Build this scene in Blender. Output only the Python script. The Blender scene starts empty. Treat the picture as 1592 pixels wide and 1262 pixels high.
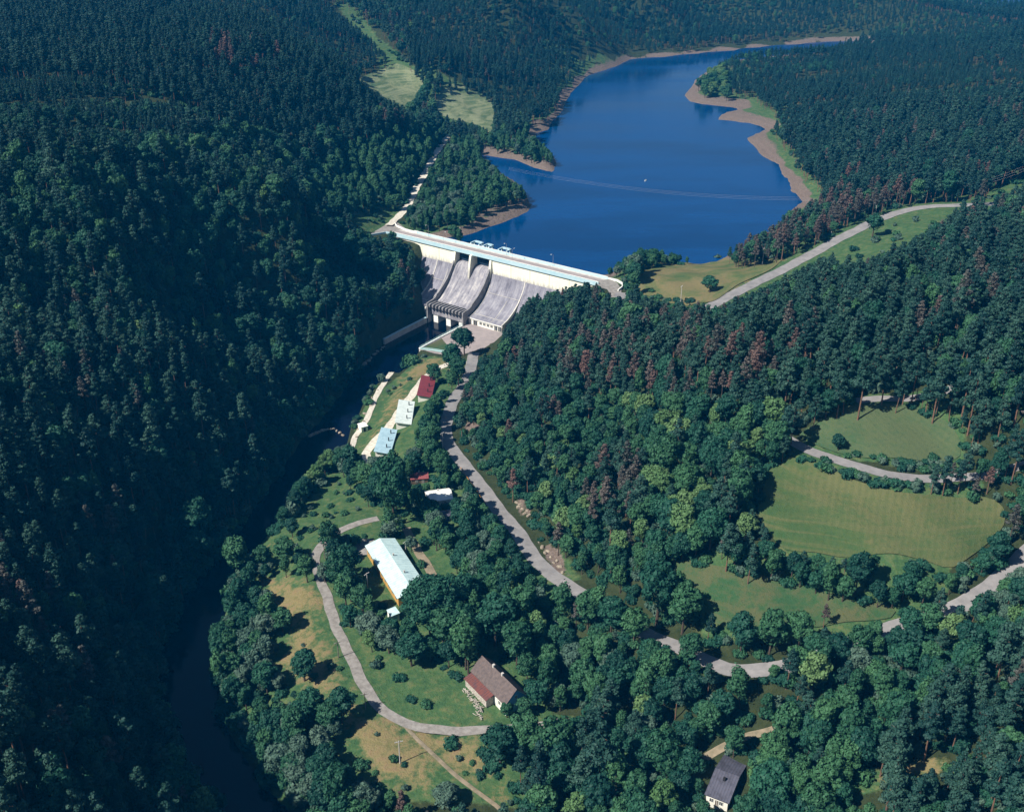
import bpy, bmesh, math, random
import numpy as np
from mathutils import Vector, Matrix
from mathutils.geometry import delaunay_2d_cdt
S = bpy.context.scene
COL = S.collection
R = math.radians

# ------------------------------------------------------------------ camera, sky, sun, exposure
F, PITCH, ZC = 1700.0, R(27), 226.0          # focal length in photo pixels, downward pitch, height above the tailwater
cam = bpy.data.objects.new('camera', bpy.data.cameras.new('camera'))
COL.objects.link(cam)
cam.location = (0, 0, ZC)
cam.rotation_euler = (R(90) - PITCH, 0, 0)
cam.data.sensor_width = 36
cam.data.lens = F / 1592 * 36
cam.data.clip_start, cam.data.clip_end = 1, 9000
S.camera = cam

SUN_EL, SUN_DIR = R(46), R(30)               # light travels towards +x +y, 30 degrees from the x axis
W = bpy.data.worlds.new('World'); S.world = W; W.use_nodes = True
wn = W.node_tree.nodes; bg = wn['Background']
sky = wn.new('ShaderNodeTexSky'); sky.sky_type = 'NISHITA'; sky.sun_disc = False
sky.sun_elevation = SUN_EL
sky.sun_rotation = math.atan2(-math.cos(SUN_DIR), -math.sin(SUN_DIR))
sky.air_density = 1.0; sky.dust_density = 0.2; sky.ozone_density = 3.0
W.node_tree.links.new(sky.outputs[0], bg.inputs[0]); bg.inputs[1].default_value = 0.05
sun = bpy.data.objects.new('sun', bpy.data.lights.new('sun', 'SUN')); COL.objects.link(sun)
sun.data.energy = 4.6; sun.data.angle = R(0.5); sun.data.color = (1.0, 0.95, 0.86)
sun.rotation_euler = Vector((math.cos(SUN_DIR)*math.cos(SUN_EL), math.sin(SUN_DIR)*math.cos(SUN_EL), -math.sin(SUN_EL))).to_track_quat('-Z', 'Y').to_euler()
sun.location = (-300, -100, 500)
S.view_settings.view_transform = 'Standard'; S.view_settings.look = 'None'
S.view_settings.exposure = 0.78; S.view_settings.gamma = 1.0
S.render.engine = 'CYCLES'
S.cycles.max_bounces = 6; S.cycles.diffuse_bounces = 2; S.cycles.glossy_bounces = 2
S.cycles.transmission_bounces = 2; S.cycles.volume_bounces = 0; S.cycles.transparent_max_bounces = 4
S.cycles.caustics_reflective = False; S.cycles.caustics_refractive = False

CD, SD = math.cos(PITCH), math.sin(PITCH)
LAKE, CREST = 29.5, 34.5
rng = np.random.default_rng(7)
random.seed(7)

def unp(px, py, z):
    """ground point at height z seen at photo pixel (px, py)"""
    u, v = (px - 796) / F, (py - 631) / F
    d = (u, CD - v*SD, -SD - v*CD)
    t = (z - ZC) / d[2]
    return np.array([d[0]*t, d[1]*t, z])

def prj(x, y, z):
    z = z - ZC
    dep = y*CD - z*SD
    return 796 + F*x/dep, 631 - F*(y*SD + z*CD)/dep, F/dep

def W2(pts, z):
    return [unp(a, b, z)[:2] for a, b in pts]

def sdist(P, poly):
    """signed distance of points P (n,2) to a closed polygon, negative inside"""
    poly = np.asarray(poly, float)
    out = np.full(len(P), 1e9); ins = np.zeros(len(P), bool)
    for i in range(len(poly)):
        a, b = poly[i], poly[(i+1) % len(poly)]
        ab = b - a
        t = np.clip(((P - a) @ ab) / max(ab @ ab, 1e-9), 0, 1)
        out = np.minimum(out, np.hypot(*(P - a - t[:, None]*ab).T))
        c = (a[1] > P[:, 1]) != (b[1] > P[:, 1])
        xi = (b[0]-a[0])*(P[:, 1]-a[1])/((b[1]-a[1]) if abs(b[1]-a[1]) > 1e-9 else 1e-9) + a[0]
        ins ^= c & (P[:, 0] < xi)
    return np.where(ins, -out, out)

def ldist(P, line):
    """distance to an open polyline, and the parameter (index) along it"""
    out = np.full(len(P), 1e9); par = np.zeros(len(P))
    for i in range(len(line)-1):
        a, b = line[i][:2], line[i+1][:2]
        ab = b - a
        t = np.clip(((P - a) @ ab) / max(ab @ ab, 1e-9), 0, 1)
        d = np.hypot(*(P - a - t[:, None]*ab).T)
        m = d < out
        out[m] = d[m]; par[m] = i + t[m]
    return out, par

# ------------------------------------------------------------------ terrain
RIV_L = [(672,490),(597,530),(551,578),(513,633),(462,690),(430,740),(392,790),(345,850),(295,905),(262,960),(240,1020),(240,1100),(262,1180),(310,1262),(350,1330),(400,1420)]
RIV_R = [(560,1420),(500,1330),(455,1262),(405,1215),(358,1145),(340,1100),(335,1000),(355,930),(372,890),(405,845),(435,806),(475,760),(520,708),(543,692),(553,655),(575,616),(603,582),(655,550),(735,507)]
river_poly = W2(RIV_L, 0) + W2(RIV_R, 0)      # tailwater at height 0
LAKE_PX = [(640,372),(700,378),(800,398),(900,420),(945,428),(1005,400),(1085,412),(1115,408),(1150,388),(1218,347),(1222,332),(1246,314),(1239,302),(1229,298),(1229,286),(1214,269),(1211,256),(1189,246),(1161,216),(1174,208),(1192,200),(1165,192),(1113,186),(1124,176),(1154,168),(1110,165),(1073,160),(1063,148),(1072,138),(1085,120),(1110,104),(1150,93),(1220,86),(1300,80),(1345,74),(1342,64),(1294,65),(1219,71),(1166,75),(1151,78),(1093,83),(1033,89),(978,93),(958,103),(913,118),(887,146),(872,176),(857,191),(853,202),(832,207),(838,225),(858,240),(866,255),(860,268),(830,261),(801,249),(767,244),(748,240),(752,252),(777,268),(811,289),(827,319),(821,329),(781,347),(761,353),(729,365),(701,369)]
lake_poly = W2(LAKE_PX, LAKE)
LAKE2 = W2([(1512,4),(1545,9),(1592,13),(1660,14),(1660,-8),(1512,-8)], LAKE)

CTRL = [  # photo pixel, ground height
 (640,440,18),(600,480,16),(575,440,32),(0,600,70),(0,400,90),(0,200,110),(0,100,116),(0,0,122),(150,500,64),(300,400,60),(300,280,82),(300,150,102),(450,330,66),(450,420,45),
 (530,320,43),(560,250,54),(500,200,73),(530,120,88),(400,100,104),(600,170,50),(620,115,60),(560,130,60),(720,150,44),(740,190,36),(560,60,72),(520,10,90),(400,40,112),(400,0,108),(200,0,115),(300,60,112),
 (150,250,104),(150,380,86),(330,560,32),(420,520,30),
 (700,20,82),(750,80,62),(820,130,42),(850,60,60),(900,20,75),(800,0,95),(690,100,66),(650,30,84),(690,225,35),(700,300,33),(730,320,31),(770,290,31),
 (1100,40,38),(1100,0,60),(1000,40,46),(1000,0,72),(1300,30,45),(1400,0,60),(1450,15,40),(1500,30,32),(1400,100,46),(1592,60,56),(1592,30,40),(1592,150,64),(1400,200,50),(1250,180,41),(1150,130,32),(1250,120,38),(1320,95,36),(1592,220,66),(1400,260,50),(1300,240,39),(1560,270,58),(1592,290,60),(1250,290,32),(1300,310,38),
 (1540,318,57),(1440,322,54),(1360,345,51),(1300,375,48),(1200,430,43),(1110,475,40),(1060,430,38),(1010,420,35),(1085,404,31.5),(950,437,34.5),(960,462,34.5),(980,482,35.5),(1040,498,37.5),(1592,320,60),
 (800,540,12),(850,492,23),(840,545,22),(930,475,35),(900,520,35),(820,600,24),(735,610,10),(1000,560,50),(1100,600,60),(1200,480,58),(1300,450,66),(1300,560,70),(1400,480,74),(1450,420,70),(1592,420,75),(1592,350,66),(1592,520,78),(1500,600,71),(1592,650,74),
 (1000,650,42),(1100,700,50),(900,700,28),(900,600,36),(800,660,21),(900,800,26),(1000,800,38),(1050,900,36),(950,900,26),
 (1400,618,66),(1380,670,62),(1260,662,60),(1480,700,60),(1330,722,57.5),(1230,688,56),(1430,742,57),(1540,745,57),(1300,760,54),(1500,800,52),(1200,800,50),(1400,870,46),(1550,830,50),(1200,860,44),(1100,890,39),(1200,930,38),(1300,950,38),(1380,940,40),(1180,1000,33),
 (690,680,12.5),(715,710,13),(740,740,14),(770,785,15.5),(800,820,17),(835,870,19),(860,895,20),(910,925,22),(960,960,24),(1060,1005,28),(1110,1030,30),(1150,1040,31),(1215,1032,33),(1300,1005,35),(1390,970,38),(1480,945,41),(1592,865,45),
 (1200,1135,24),(1120,1160,20),(1125,1240,17.5),(1300,1200,27),(1450,1180,33),(1592,1262,37),(1592,1050,42),(1350,1100,32),(1592,950,45),
 (600,660,6),(570,690,6),(640,600,6.2),(690,560,5),(720,540,4),(735,572,5.5),(610,700,8),(660,690,10.5),(640,640,7.5),(600,880,12),(640,830,12),(690,880,14),(520,820,9),(490,870,9),(530,960,10),(560,1040,10.5),(620,1115,11),(700,1135,12),(800,1130,12.5),(880,1120,13),(770,1060,13.5),(680,1000,13),(450,930,7),(430,1000,6.5),(460,1090,7.5),(560,1200,9),(700,1220,10),(460,1200,6),(520,1262,7),(800,1262,11),(900,1200,13),(1000,1150,16),(900,1050,16),(850,980,17),(780,930,16),(740,850,15),(450,850,5)]
K = [unp(*c) for c in CTRL]
for line, z in ((river_poly, 0.0), (lake_poly, LAKE), (LAKE2, LAKE)):      # the water's edge itself
    for i in range(len(line)):
        a, b = line[i], line[(i+1) % len(line)]
        n = max(1, int(np.hypot(*(b-a)) / 25))
        for k in range(n):
            p = a + (b-a)*k/n
            if 120 < p[1] < 2200: K.append(np.array([p[0], p[1], z]))
rl = W2(RIV_L, 0)
for i in range(1, len(rl)-1):                                               # the steep wooded left bank
    d = rl[i+1] - rl[i-1]; d /= np.hypot(*d); nrm = np.array([d[1], -d[0]])
    if nrm[0] > 0: nrm = -nrm
    prof = ((8, 11), (18, 26), (32, 43), (55, 57), (90, 69), (135, 80)) if i > 4 else (((10, 11), (26, 27), (50, 42)) if i > 2 else ((14, 9), (34, 20)))
    for dd, zz in prof:
        p = rl[i] + nrm*dd; K.append(np.array([p[0], p[1], zz]))
# dam local frame: t along the crest, n downstream
DA, DB = unp(618, 364, CREST)[:2], unp(930, 440, CREST)[:2]
DT = (DB-DA)/np.hypot(*(DB-DA)); DN = np.array([DT[1], -DT[0]]); DN = DN if DN[1] < 0 else -DN
DLEN = float(np.hypot(*(DB-DA)))
def dam(t, n): return DA + DT*t + DN*n
for t, z in ((-2, 33), (12, 24), (26, 9), (41, -2), (53, -2), (65, -2), (78, 2.5), (90, 4), (101, 14), (114, 22), (127, 31)):
    for n in (-4, 8):
        p = dam(t, n); K.append(np.array([p[0], p[1], z]))
for p in ((-1600,500,120),(-1600,1500,115),(-1200,2300,120),(-300,1500,110),(-300,2300,120),(300,1700,90),(500,2300,110),(1600,2300,105),(1600,1500,80),(1600,800,85),(900,400,85),(500,200,70),(300,100,45),(0,60,18),(-60,60,-1),(-200,60,40),(-500,150,80),(-500,400,95),(900,60,80),(-1600,60,100),(1600,60,90),(1000,1900,60),(200,150,34),(100,120,22)):
    K.append(np.array(p, float))
K = np.array(K)
def phi(r2): return np.sqrt(r2 + 14.0**2)
A = phi(((K[:, None, :2]-K[None, :, :2])**2).sum(-1)); n_ = len(K)
A[np.arange(n_), np.arange(n_)] -= 1.2                                      # a little smoothing
M = np.zeros((n_+1, n_+1)); M[:n_, :n_] = A; M[:n_, n_] = 1; M[n_, :n_] = 1
cw = np.linalg.solve(M, np.append(K[:, 2], 0))
def axis(lo, hi, step, a, b, grow=1.08):
    c = list(np.arange(lo, hi+.01, step))
    s = step
    while c[-1] < b: s = min(s*grow, 60); c.append(c[-1]+s)
    s = step
    while c[0] > a: s = min(s*grow, 60); c.insert(0, c[0]-s)
    return np.array(c)
GX = axis(-240, 320, 3.0, -1700, 1700); GY = axis(150, 720, 3.0, 60, 2500, 1.035)
gx, gy = np.meshgrid(GX, GY); GP = np.stack([gx.ravel(), gy.ravel()], 1)
Z = np.concatenate([phi(((c[:, None]-K[None, :, :2])**2).sum(-1)) @ cw[:n_] + cw[n_] for c in np.array_split(GP, 40)])
Z += 0.5*np.sin(GP[:, 0]*.11+1.3*np.sin(GP[:, 1]*.07))*np.sin(GP[:, 1]*.093) + 0.25*np.sin(GP[:, 0]*.31+GP[:, 1]*.17)
def smooth_ring(poly, step):
    P = [np.asarray(p, float) for p in poly]; n = len(P); out = []
    for i in range(n):
        a, b, c, d = P[i-1], P[i], P[(i+1) % n], P[(i+2) % n]
        k = max(1, int(np.hypot(*(c-b))/step))
        for j in range(k):
            t = j/k; out.append(.5*((2*b)+(-a+c)*t+(2*a-5*b+4*c-d)*t*t+(-a+3*b-3*c+d)*t**3))
    return out
SL, SR, SL2 = sdist(GP, lake_poly), sdist(GP, smooth_ring(river_poly, 12)), sdist(GP, LAKE2)
tn = (GP - DA) @ DT; nn = (GP - DA) @ DN
wob = .5+.5*np.sin(GP[:, 0]*.045+1.7*np.sin(GP[:, 1]*.03))*np.sin(GP[:, 1]*.052+GP[:, 0]*.02)
def water_clamp(Z, sd, lev, up=.45, dn=.5):
    Z = np.where(sd < 0, np.minimum(Z, lev + np.maximum(sd*dn, -6)), Z)
    return np.where(sd >= 0, np.maximum(Z, lev + np.minimum(sd*up, 3.0)), Z)
down = nn > -3
Z = np.where(down, Z, water_clamp(Z, SL, LAKE, np.where(GP[:, 0] > 30, .12+.16*wob, .22+.3*wob))); Z = np.where(SL2 < 40, water_clamp(Z, SL2, LAKE), Z)
Z = np.where(nn > 4, water_clamp(Z, SR, 0.0), Z)

class Ter: pass
def terz(x, y):
    x = np.clip(np.asarray(x, float), GX[0], GX[-1]-1e-3); y = np.clip(np.asarray(y, float), GY[0], GY[-1]-1e-3)
    i = np.searchsorted(GX, x, 'right')-1; j = np.searchsorted(GY, y, 'right')-1
    a = (x-GX[i])/(GX[i+1]-GX[i]); b = (y-GY[j])/(GY[j+1]-GY[j])
    Zg = Z.reshape(len(GY), len(GX))
    return Zg[j, i]*(1-a)*(1-b)+Zg[j, i+1]*a*(1-b)+Zg[j+1, i]*(1-a)*b+Zg[j+1, i+1]*a*b
def gnd(px, py, lift=0.0):
    """point of the terrain seen at a photo pixel"""
    u, v = (px-796)/F, (py-631)/F
    d = np.array([u, CD - v*SD, -SD - v*CD])
    t = np.arange(140, 2600, 1.0)
    P = t[:, None]*d; zt = terz(P[:, 0], P[:, 1]) + lift
    h = np.nonzero(P[:, 2] + ZC < zt)[0]
    k = h[0] if len(h) else len(t)-1
    lo, hi = t[max(k-1, 0)], t[k]
    for _ in range(12):
        m = .5*(lo+hi); p = m*d
        if p[2]+ZC < terz(p[0], p[1])+lift: hi = m
        else: lo = m
    p = hi*d
    return np.array([p[0], p[1], float(terz(p[0], p[1]))])

def spline(pts, step):
    """Catmull-Rom through the points, resampled about every step metres"""
    P = [np.asarray(p, float) for p in pts]; P = [2*P[0]-P[1]] + P + [2*P[-1]-P[-2]]
    out = []
    for i in range(1, len(P)-2):
        n = max(2, int(np.hypot(*(P[i+1]-P[i])[:2])/step))
        for k in range(n):
            t = k/n
            out.append(.5*((2*P[i])+(-P[i-1]+P[i+1])*t+(2*P[i-1]-5*P[i]+4*P[i+1]-P[i+2])*t*t+(-P[i-1]+3*P[i]-3*P[i+1]+P[i+2])*t**3))
    out.append(P[-2])
    return np.array(out)

# roads: photo pixels of the centre line, width in metres
ROADS = [
 ('main_road', [(737,548),(733,566),(726,590),(708,618),(698,640),(692,665),(698,690),(716,716),(740,745),(770,786),(800,822),(832,868),(862,897),(910,927),(960,962),(1010,988),(1060,1008),(1110,1034),(1150,1043),(1215,1036),(1300,1010),(1390,975),(1480,947),(1530,918),(1592,868),(1640,825)], 5.4),
 ('hill_road', [(966,455),(968,478),(985,494),(1040,498),(1080,492),(1110,474),(1150,452),(1200,428),(1250,402),(1300,374),(1335,356),(1365,342),(1400,330),(1440,322),(1490,319),(1540,318),(1570,314),(1620,306)], 6.0),
 ('field_road', [(1195,660),(1233,689),(1270,706),(1330,723),(1380,737),(1432,745),(1490,745),(1540,741),(1600,720)], 4.6),
 ('field_road', [(1330,624),(1352,620),(1380,621),(1410,622),(1445,616),(1490,600)], 4.2),
 ('village_lane', [(588,806),(560,812),(530,824),(505,842),(491,862),(493,885),(505,920),(520,965),(540,1012),(562,1057),(585,1092),(612,1116),(650,1130),(700,1135),(770,1134),(830,1130),(885,1121)], 3.3),
 ('dirt_track', [(622,1120),(650,1150),(680,1180),(720,1215),(770,1250),(800,1280)], 1.2),
 ('dirt_track', [(632,820),(645,850),(665,880),(685,910),(700,933),(720,960)], 3.0),
 ('gravel_path', [(735,566),(712,564),(690,568),(668,582),(645,607),(622,640),(600,668),(580,690),(570,706),(574,718)], 3.7),
 ('riverside_path', [(660,550),(630,560),(606,582),(588,610),(575,640),(564,662),(553,680),(545,698)], 2.6),
 ('lake_road', [(604,350),(622,335),(637,315),(645,296),(655,280),(668,255),(680,235),(692,218),(705,205)], 4.5),
 ('forest_track', [(1085,1185),(1120,1162),(1165,1145),(1210,1133),(1260,1110)], 2.6),
]
roads = []
flat_jobs = []
for nm, px, w in ROADS:
    P = np.array([gnd(*p) for p in px]); P = spline(P, 3.0)
    for _ in range(6): P[1:-1, 2] = .25*P[:-2, 2]+.5*P[1:-1, 2]+.25*P[2:, 2]
    roads.append((nm, P, w))
ROADD = np.full(len(GP), 1e9)
for nm, P, w in roads:
    d, par = ldist(GP, P); i = np.clip(par.astype(int), 0, len(P)-2); f = par-i
    zz = P[i, 2]*(1-f)+P[i+1, 2]*f
    k = np.clip(1-(d-(w/2+2.2))/7.0, 0, 1); k = k*k*(3-2*k)
    Z = Z*(1-k)+zz*k
    ROADD = np.minimum(ROADD, d-w/2)
# level places: the yard below the dam, the abutments, building plots
PLAZA = [dam(66.3, 20), dam(91, 20), dam(92, 42), dam(87, 58), dam(76, 61.5), dam(66.6, 61.5)]
LEFT_AB = [unp(*q, CREST)[:2] for q in ((572,366),(602,348),(612,342),(624,350),(640,362),(648,372),(618,366),(600,362))]
def level(poly, z, edge=6.0):
    global Z
    sd = sdist(GP, np.array(poly)); k = np.clip(1-sd/edge, 0, 1); k = k*k*(3-2*k)
    Z = Z*(1-k)+z*k
level(PLAZA, 4.0, 5); level(LEFT_AB, CREST-.35, 8)
level([unp(*q, CREST)[:2] for q in ((925,437),(948,434),(960,440),(968,450),(968,464),(960,472),(950,472),(946,458),(940,450),(926,445))], CREST-.35, 7)
# water again, after the levelling
Z = np.where(down | (ROADD < 2), Z, np.where(SL < 0, np.minimum(Z, LAKE+np.maximum(SL*.5, -6)), Z))
Z = np.where((nn > 4) & (SR < 0), np.minimum(Z, np.maximum(SR*.6, -5)), Z)
inb = (tn > 29) & (tn < 66) & (nn > -6) & (nn < 62)
Z = np.where(inb & (tn > 41.5), np.minimum(Z, -3), Z)
# keep the ground inside the dam's body below its faces
body = (tn > -1) & (tn < DLEN+1) & (nn > -9) & (nn < 3)
Z = np.where(body, np.minimum(Z, CREST-2.5), Z)

def link(o, parent=None):
    COL.objects.link(o)
    if parent: o.parent = parent
    return o
def meta(o, label=None, cat=None, group=None, kind=None):
    for k, v in (('label', label), ('category', cat), ('group', group), ('kind', kind)):
        if v: o[k] = v
    return o

# ------------------------------------------------------------------ materials
def node_mat(name):
    m = bpy.data.materials.new(name); m.use_nodes = True
    return m, m.node_tree.nodes, m.node_tree.links, m.node_tree.nodes['Principled BSDF']
def noise(nt, ln, scale, detail=4, rough=.6, coord=None, vec=None):
    g = nt.new('ShaderNodeNewGeometry') if vec is None else None
    t = nt.new('ShaderNodeTexNoise'); t.inputs['Scale'].default_value = scale; t.inputs['Detail'].default_value = detail; t.inputs['Roughness'].default_value = rough
    ln.new(g.outputs['Position'] if g else vec, t.inputs['Vector'])
    return t.outputs['Fac']
def ramp(nt, ln, fac, stops):
    r = nt.new('ShaderNodeValToRGB'); e = r.color_ramp.elements
    while len(e) < len(stops): e.new(.5)
    for el, (p, c) in zip(e, stops): el.position = p; el.color = (*c, 1)
    ln.new(fac, r.inputs['Fac']); return r.outputs['Color']
def mixc(nt, ln, fac, a, b, mode='MIX'):
    m = nt.new('ShaderNodeMix'); m.data_type = 'RGBA'; m.blend_type = mode
    for s, v in (('Factor', fac), ('A', a), ('B', b)):
        i = [q for q in m.inputs if q.name == s and (q.type == 'RGBA' or s == 'Factor' and q.type == 'VALUE')][0]
        if isinstance(v, (int, float)): i.default_value = v
        elif isinstance(v, tuple): i.default_value = (*v, 1)
        else: ln.new(v, i)
    return [q for q in m.outputs if q.type == 'RGBA'][0]
def bump(nt, ln, b, h, dist, strength=.6):
    n = nt.new('ShaderNodeBump'); n.inputs['Distance'].default_value = dist; n.inputs['Strength'].default_value = strength
    ln.new(h, n.inputs['Height']); ln.new(n.outputs[0], b.inputs['Normal'])
def plain(name, c, c2=None, scale=.6, rough=.8, metal=0.0, spec=.3, stops=(.35, .65), bmp=0.0):
    m, nt, ln, b = node_mat(name)
    b.inputs['Roughness'].default_value = rough; b.inputs['Metallic'].default_value = metal; b.inputs['Specular IOR Level'].default_value = spec
    f = noise(nt, ln, scale, 6, .65)
    c2 = c2 or tuple(v*.75 for v in c)
    ln.new(ramp(nt, ln, f, [(stops[0], c), (stops[1], c2)]), b.inputs['Base Color'])
    if bmp: bump(nt, ln, b, f, bmp)
    return m
def math_(nt, ln, op, a, b=None):
    m = nt.new('ShaderNodeMath'); m.operation = op
    for i, v in enumerate((a, b)):
        if v is None: continue
        if isinstance(v, (int, float)): m.inputs[i].default_value = v
        else: ln.new(v, m.inputs[i])
    return m.outputs[0]
MT = {}
def ground_mat():
    m, nt, ln, b = node_mat('ground')
    b.inputs['Roughness'].default_value = .95; b.inputs['Specular IOR Level'].default_value = .1
    def at(n):
        a = nt.new('ShaderNodeAttribute'); a.attribute_name = n; return a.outputs['Fac']
    n1, n2, n3 = noise(nt, ln, .045, 5), noise(nt, ln, .35, 6, .7), noise(nt, ln, 1.6, 4, .7)
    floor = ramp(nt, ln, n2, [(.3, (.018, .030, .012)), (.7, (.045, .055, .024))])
    gr = ramp(nt, ln, n2, [(.28, (.026, .072, .030)), (.5, (.055, .108, .042)), (.72, (.13, .140, .060))])
    dry = ramp(nt, ln, n2, [(.3, (.12, .120, .05)), (.52, (.20, .165, .078)), (.75, (.21, .135, .082))])
    f = math_(nt, ln, 'ADD', at('dry'), math_(nt, ln, 'MULTIPLY', math_(nt, ln, 'SUBTRACT', n1, .5), 1.8))
    f = math_(nt, ln, 'ADD', f, math_(nt, ln, 'MULTIPLY', math_(nt, ln, 'SUBTRACT', n2, .5), 1.2))
    fr = ramp(nt, ln, f, [(.38, (0, 0, 0)), (.68, (1, 1, 1))])
    c = mixc(nt, ln, fr, gr, dry)
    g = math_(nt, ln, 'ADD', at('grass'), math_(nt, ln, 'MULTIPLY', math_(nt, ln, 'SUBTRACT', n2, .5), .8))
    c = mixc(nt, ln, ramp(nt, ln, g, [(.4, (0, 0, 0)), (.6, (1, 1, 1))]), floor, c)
    rock = ramp(nt, ln, n3, [(.25, (.075, .058, .048)), (.5, (.155, .118, .098)), (.75, (.25, .20, .17))])
    gz = nt.new('ShaderNodeNewGeometry'); sx = nt.new('ShaderNodeSeparateXYZ'); ln.new(gz.outputs['Position'], sx.inputs[0])
    bd = math_(nt, ln, 'SINE', math_(nt, ln, 'ADD', math_(nt, ln, 'MULTIPLY', sx.outputs[2], 5.0), math_(nt, ln, 'MULTIPLY', n2, 16.0)))
    rock = mixc(nt, ln, math_(nt, ln, 'MULTIPLY', math_(nt, ln, 'ADD', bd, 1.0), .13), rock, (.085, .065, .055))
    pl = ramp(nt, ln, math_(nt, ln, 'ADD', n2, math_(nt, ln, 'MULTIPLY', math_(nt, ln, 'SUBTRACT', sx.outputs[2], 31.4), .07)), [(.58, (0, 0, 0)), (.72, (1, 1, 1))])
    rock = mixc(nt, ln, math_(nt, ln, 'MULTIPLY', pl, .8), rock, (.055, .100, .042))
    s = math_(nt, ln, 'ADD', at('shore'), math_(nt, ln, 'MULTIPLY', math_(nt, ln, 'SUBTRACT', n2, .5), .5))
    c = mixc(nt, ln, ramp(nt, ln, s, [(.42, (0, 0, 0)), (.55, (1, 1, 1))]), c, rock)
    ln.new(c, b.inputs['Base Color'])
    bump(nt, ln, b, math_(nt, ln, 'ADD', n2, math_(nt, ln, 'MULTIPLY', n3, .5)), 1.0, .7)
    return m
MT['ground'] = ground_mat()

def field_mat(name, cols, bscale=.05, tram=0.0, ang=0.0):
    m, nt, ln, b = node_mat(name)
    b.inputs['Roughness'].default_value = .95; b.inputs['Specular IOR Level'].default_value = .1
    n1, n2, n3 = noise(nt, ln, bscale, 4, .6), noise(nt, ln, .5, 6, .7), noise(nt, ln, 2.5, 3, .7)
    f = math_(nt, ln, 'ADD', math_(nt, ln, 'MULTIPLY', n1, .7), math_(nt, ln, 'MULTIPLY', n2, .35))
    c = ramp(nt, ln, f, [(.40, cols[0]), (.51, cols[1]), (.62, cols[2])])
    g0 = nt.new('ShaderNodeNewGeometry'); m0 = nt.new('ShaderNodeMapping'); m0.inputs['Scale'].default_value = (.012, .05, 1); m0.inputs['Rotation'].default_value[2] = .35
    ln.new(g0.outputs['Position'], m0.inputs[0]); band = noise(nt, ln, 1.0, 3, .55, vec=m0.outputs[0])
    c = mixc(nt, ln, ramp(nt, ln, band, [(.47, (0, 0, 0)), (.62, (.75, .75, .75))]), c, cols[2])
    wd = noise(nt, ln, .9, 5, .8)
    c = mixc(nt, ln, ramp(nt, ln, wd, [(.56, (0, 0, 0)), (.68, (.6, .6, .6))]), c, tuple(v*.55 for v in cols[0]))
    if tram:
        g = nt.new('ShaderNodeNewGeometry'); mp = nt.new('ShaderNodeMapping'); mp.inputs['Rotation'].default_value[2] = ang
        ln.new(g.outputs['Position'], mp.inputs[0])
        w = nt.new('ShaderNodeTexWave'); w.inputs['Scale'].default_value = .16; w.inputs['Distortion'].default_value = 14; w.inputs['Detail Scale'].default_value = .12; w.inputs['Detail'].default_value = 2.5
        ln.new(mp.outputs[0], w.inputs[0])
        c = mixc(nt, ln, math_(nt, ln, 'MULTIPLY', w.outputs['Fac'], tram), c, tuple(v*.72 for v in cols[1]))
    c = mixc(nt, ln, math_(nt, ln, 'MULTIPLY', n3, .35), c, tuple(v*.55 for v in cols[0]))
    ln.new(c, b.inputs['Base Color'])
    bump(nt, ln, b, math_(nt, ln, 'ADD', n2, n3), .5, .6)
    return m
MT['crop'] = field_mat('crop', [(.042, .092, .034), (.074, .110, .042), (.130, .128, .056)], .022, .25, R(20))
MT['crop_up'] = field_mat('crop_up', [(.036, .088, .042), (.054, .100, .047), (.095, .118, .056)], .02, .13, R(-30))
MT['meadow'] = field_mat('meadow', [(.026, .084, .036), (.042, .096, .040), (.10, .105, .050)], .06)
MT['drymeadow'] = field_mat('drymeadow', [(.060, .105, .04), (.115, .135, .052), (.20, .160, .078)], .06)
MT['clearing'] = field_mat('clearing', [(.062, .112, .056), (.105, .145, .07), (.24, .26, .15)], .08)
MT['asphalt'] = plain('asphalt', (.27, .255, .25), (.155, .15, .15), .28, .92, stops=(.3, .72), bmp=.05)
MT['lane'] = plain('lane', (.28, .26, .24), (.17, .155, .14), .6, .95, bmp=.05)
MT['dirt'] = plain('dirt', (.27, .215, .15), (.15, .13, .085), .5, .95, bmp=.1)
MT['gravel'] = plain('gravel', (.62, .58, .50), (.42, .38, .31), .8, .95, bmp=.1)
MT['paving'] = plain('paving', (.33, .28, .27), (.25, .215, .21), .25, .9)
MT['concrete'] = plain('concrete', (.55, .52, .47), (.38, .36, .34), .4, .9)
MT['stainedwall'] = plain('stainedwall', (.27, .26, .265), (.15, .145, .15), .5, .9)
MT['white'] = plain('white', (.80, .80, .76), (.68, .68, .63), .4, .8)
MT['paleblue'] = plain('paleblue', (.36, .54, .60), (.46, .60, .64), .4, .6)
MT['teal'] = plain('teal', (.30, .55, .55), (.42, .60, .58), .4, .6)
MT['darkblue'] = plain('darkblue', (.02, .05, .09), (.015, .03, .05), .4, .4)
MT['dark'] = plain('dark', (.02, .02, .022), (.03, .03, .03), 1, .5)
MT['glass'] = plain('glass', (.02, .025, .03), (.03, .035, .04), 1, .15, spec=.5)
MT['redroof'] = plain('redroof', (.22, .035, .045), (.17, .03, .04), .6, .6)
MT['whiteroof'] = plain('whiteroof', (.66, .76, .72), (.58, .68, .66), .3, .55)
MT['blueroof'] = plain('blueroof', (.40, .60, .68), (.33, .52, .60), .3, .5)
MT['mintroof'] = plain('mintroof', (.50, .68, .68), (.42, .60, .62), .25, .5)
MT['ochre'] = plain('ochre', (.50, .29, .075), (.38, .22, .06), .5, .8)
MT['bluewall'] = plain('bluewall', (.16, .40, .62), (.14, .34, .55), .4, .8)
MT['whitewall'] = plain('whitewall', (.78, .76, .68), (.66, .64, .56), .5, .8)
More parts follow.
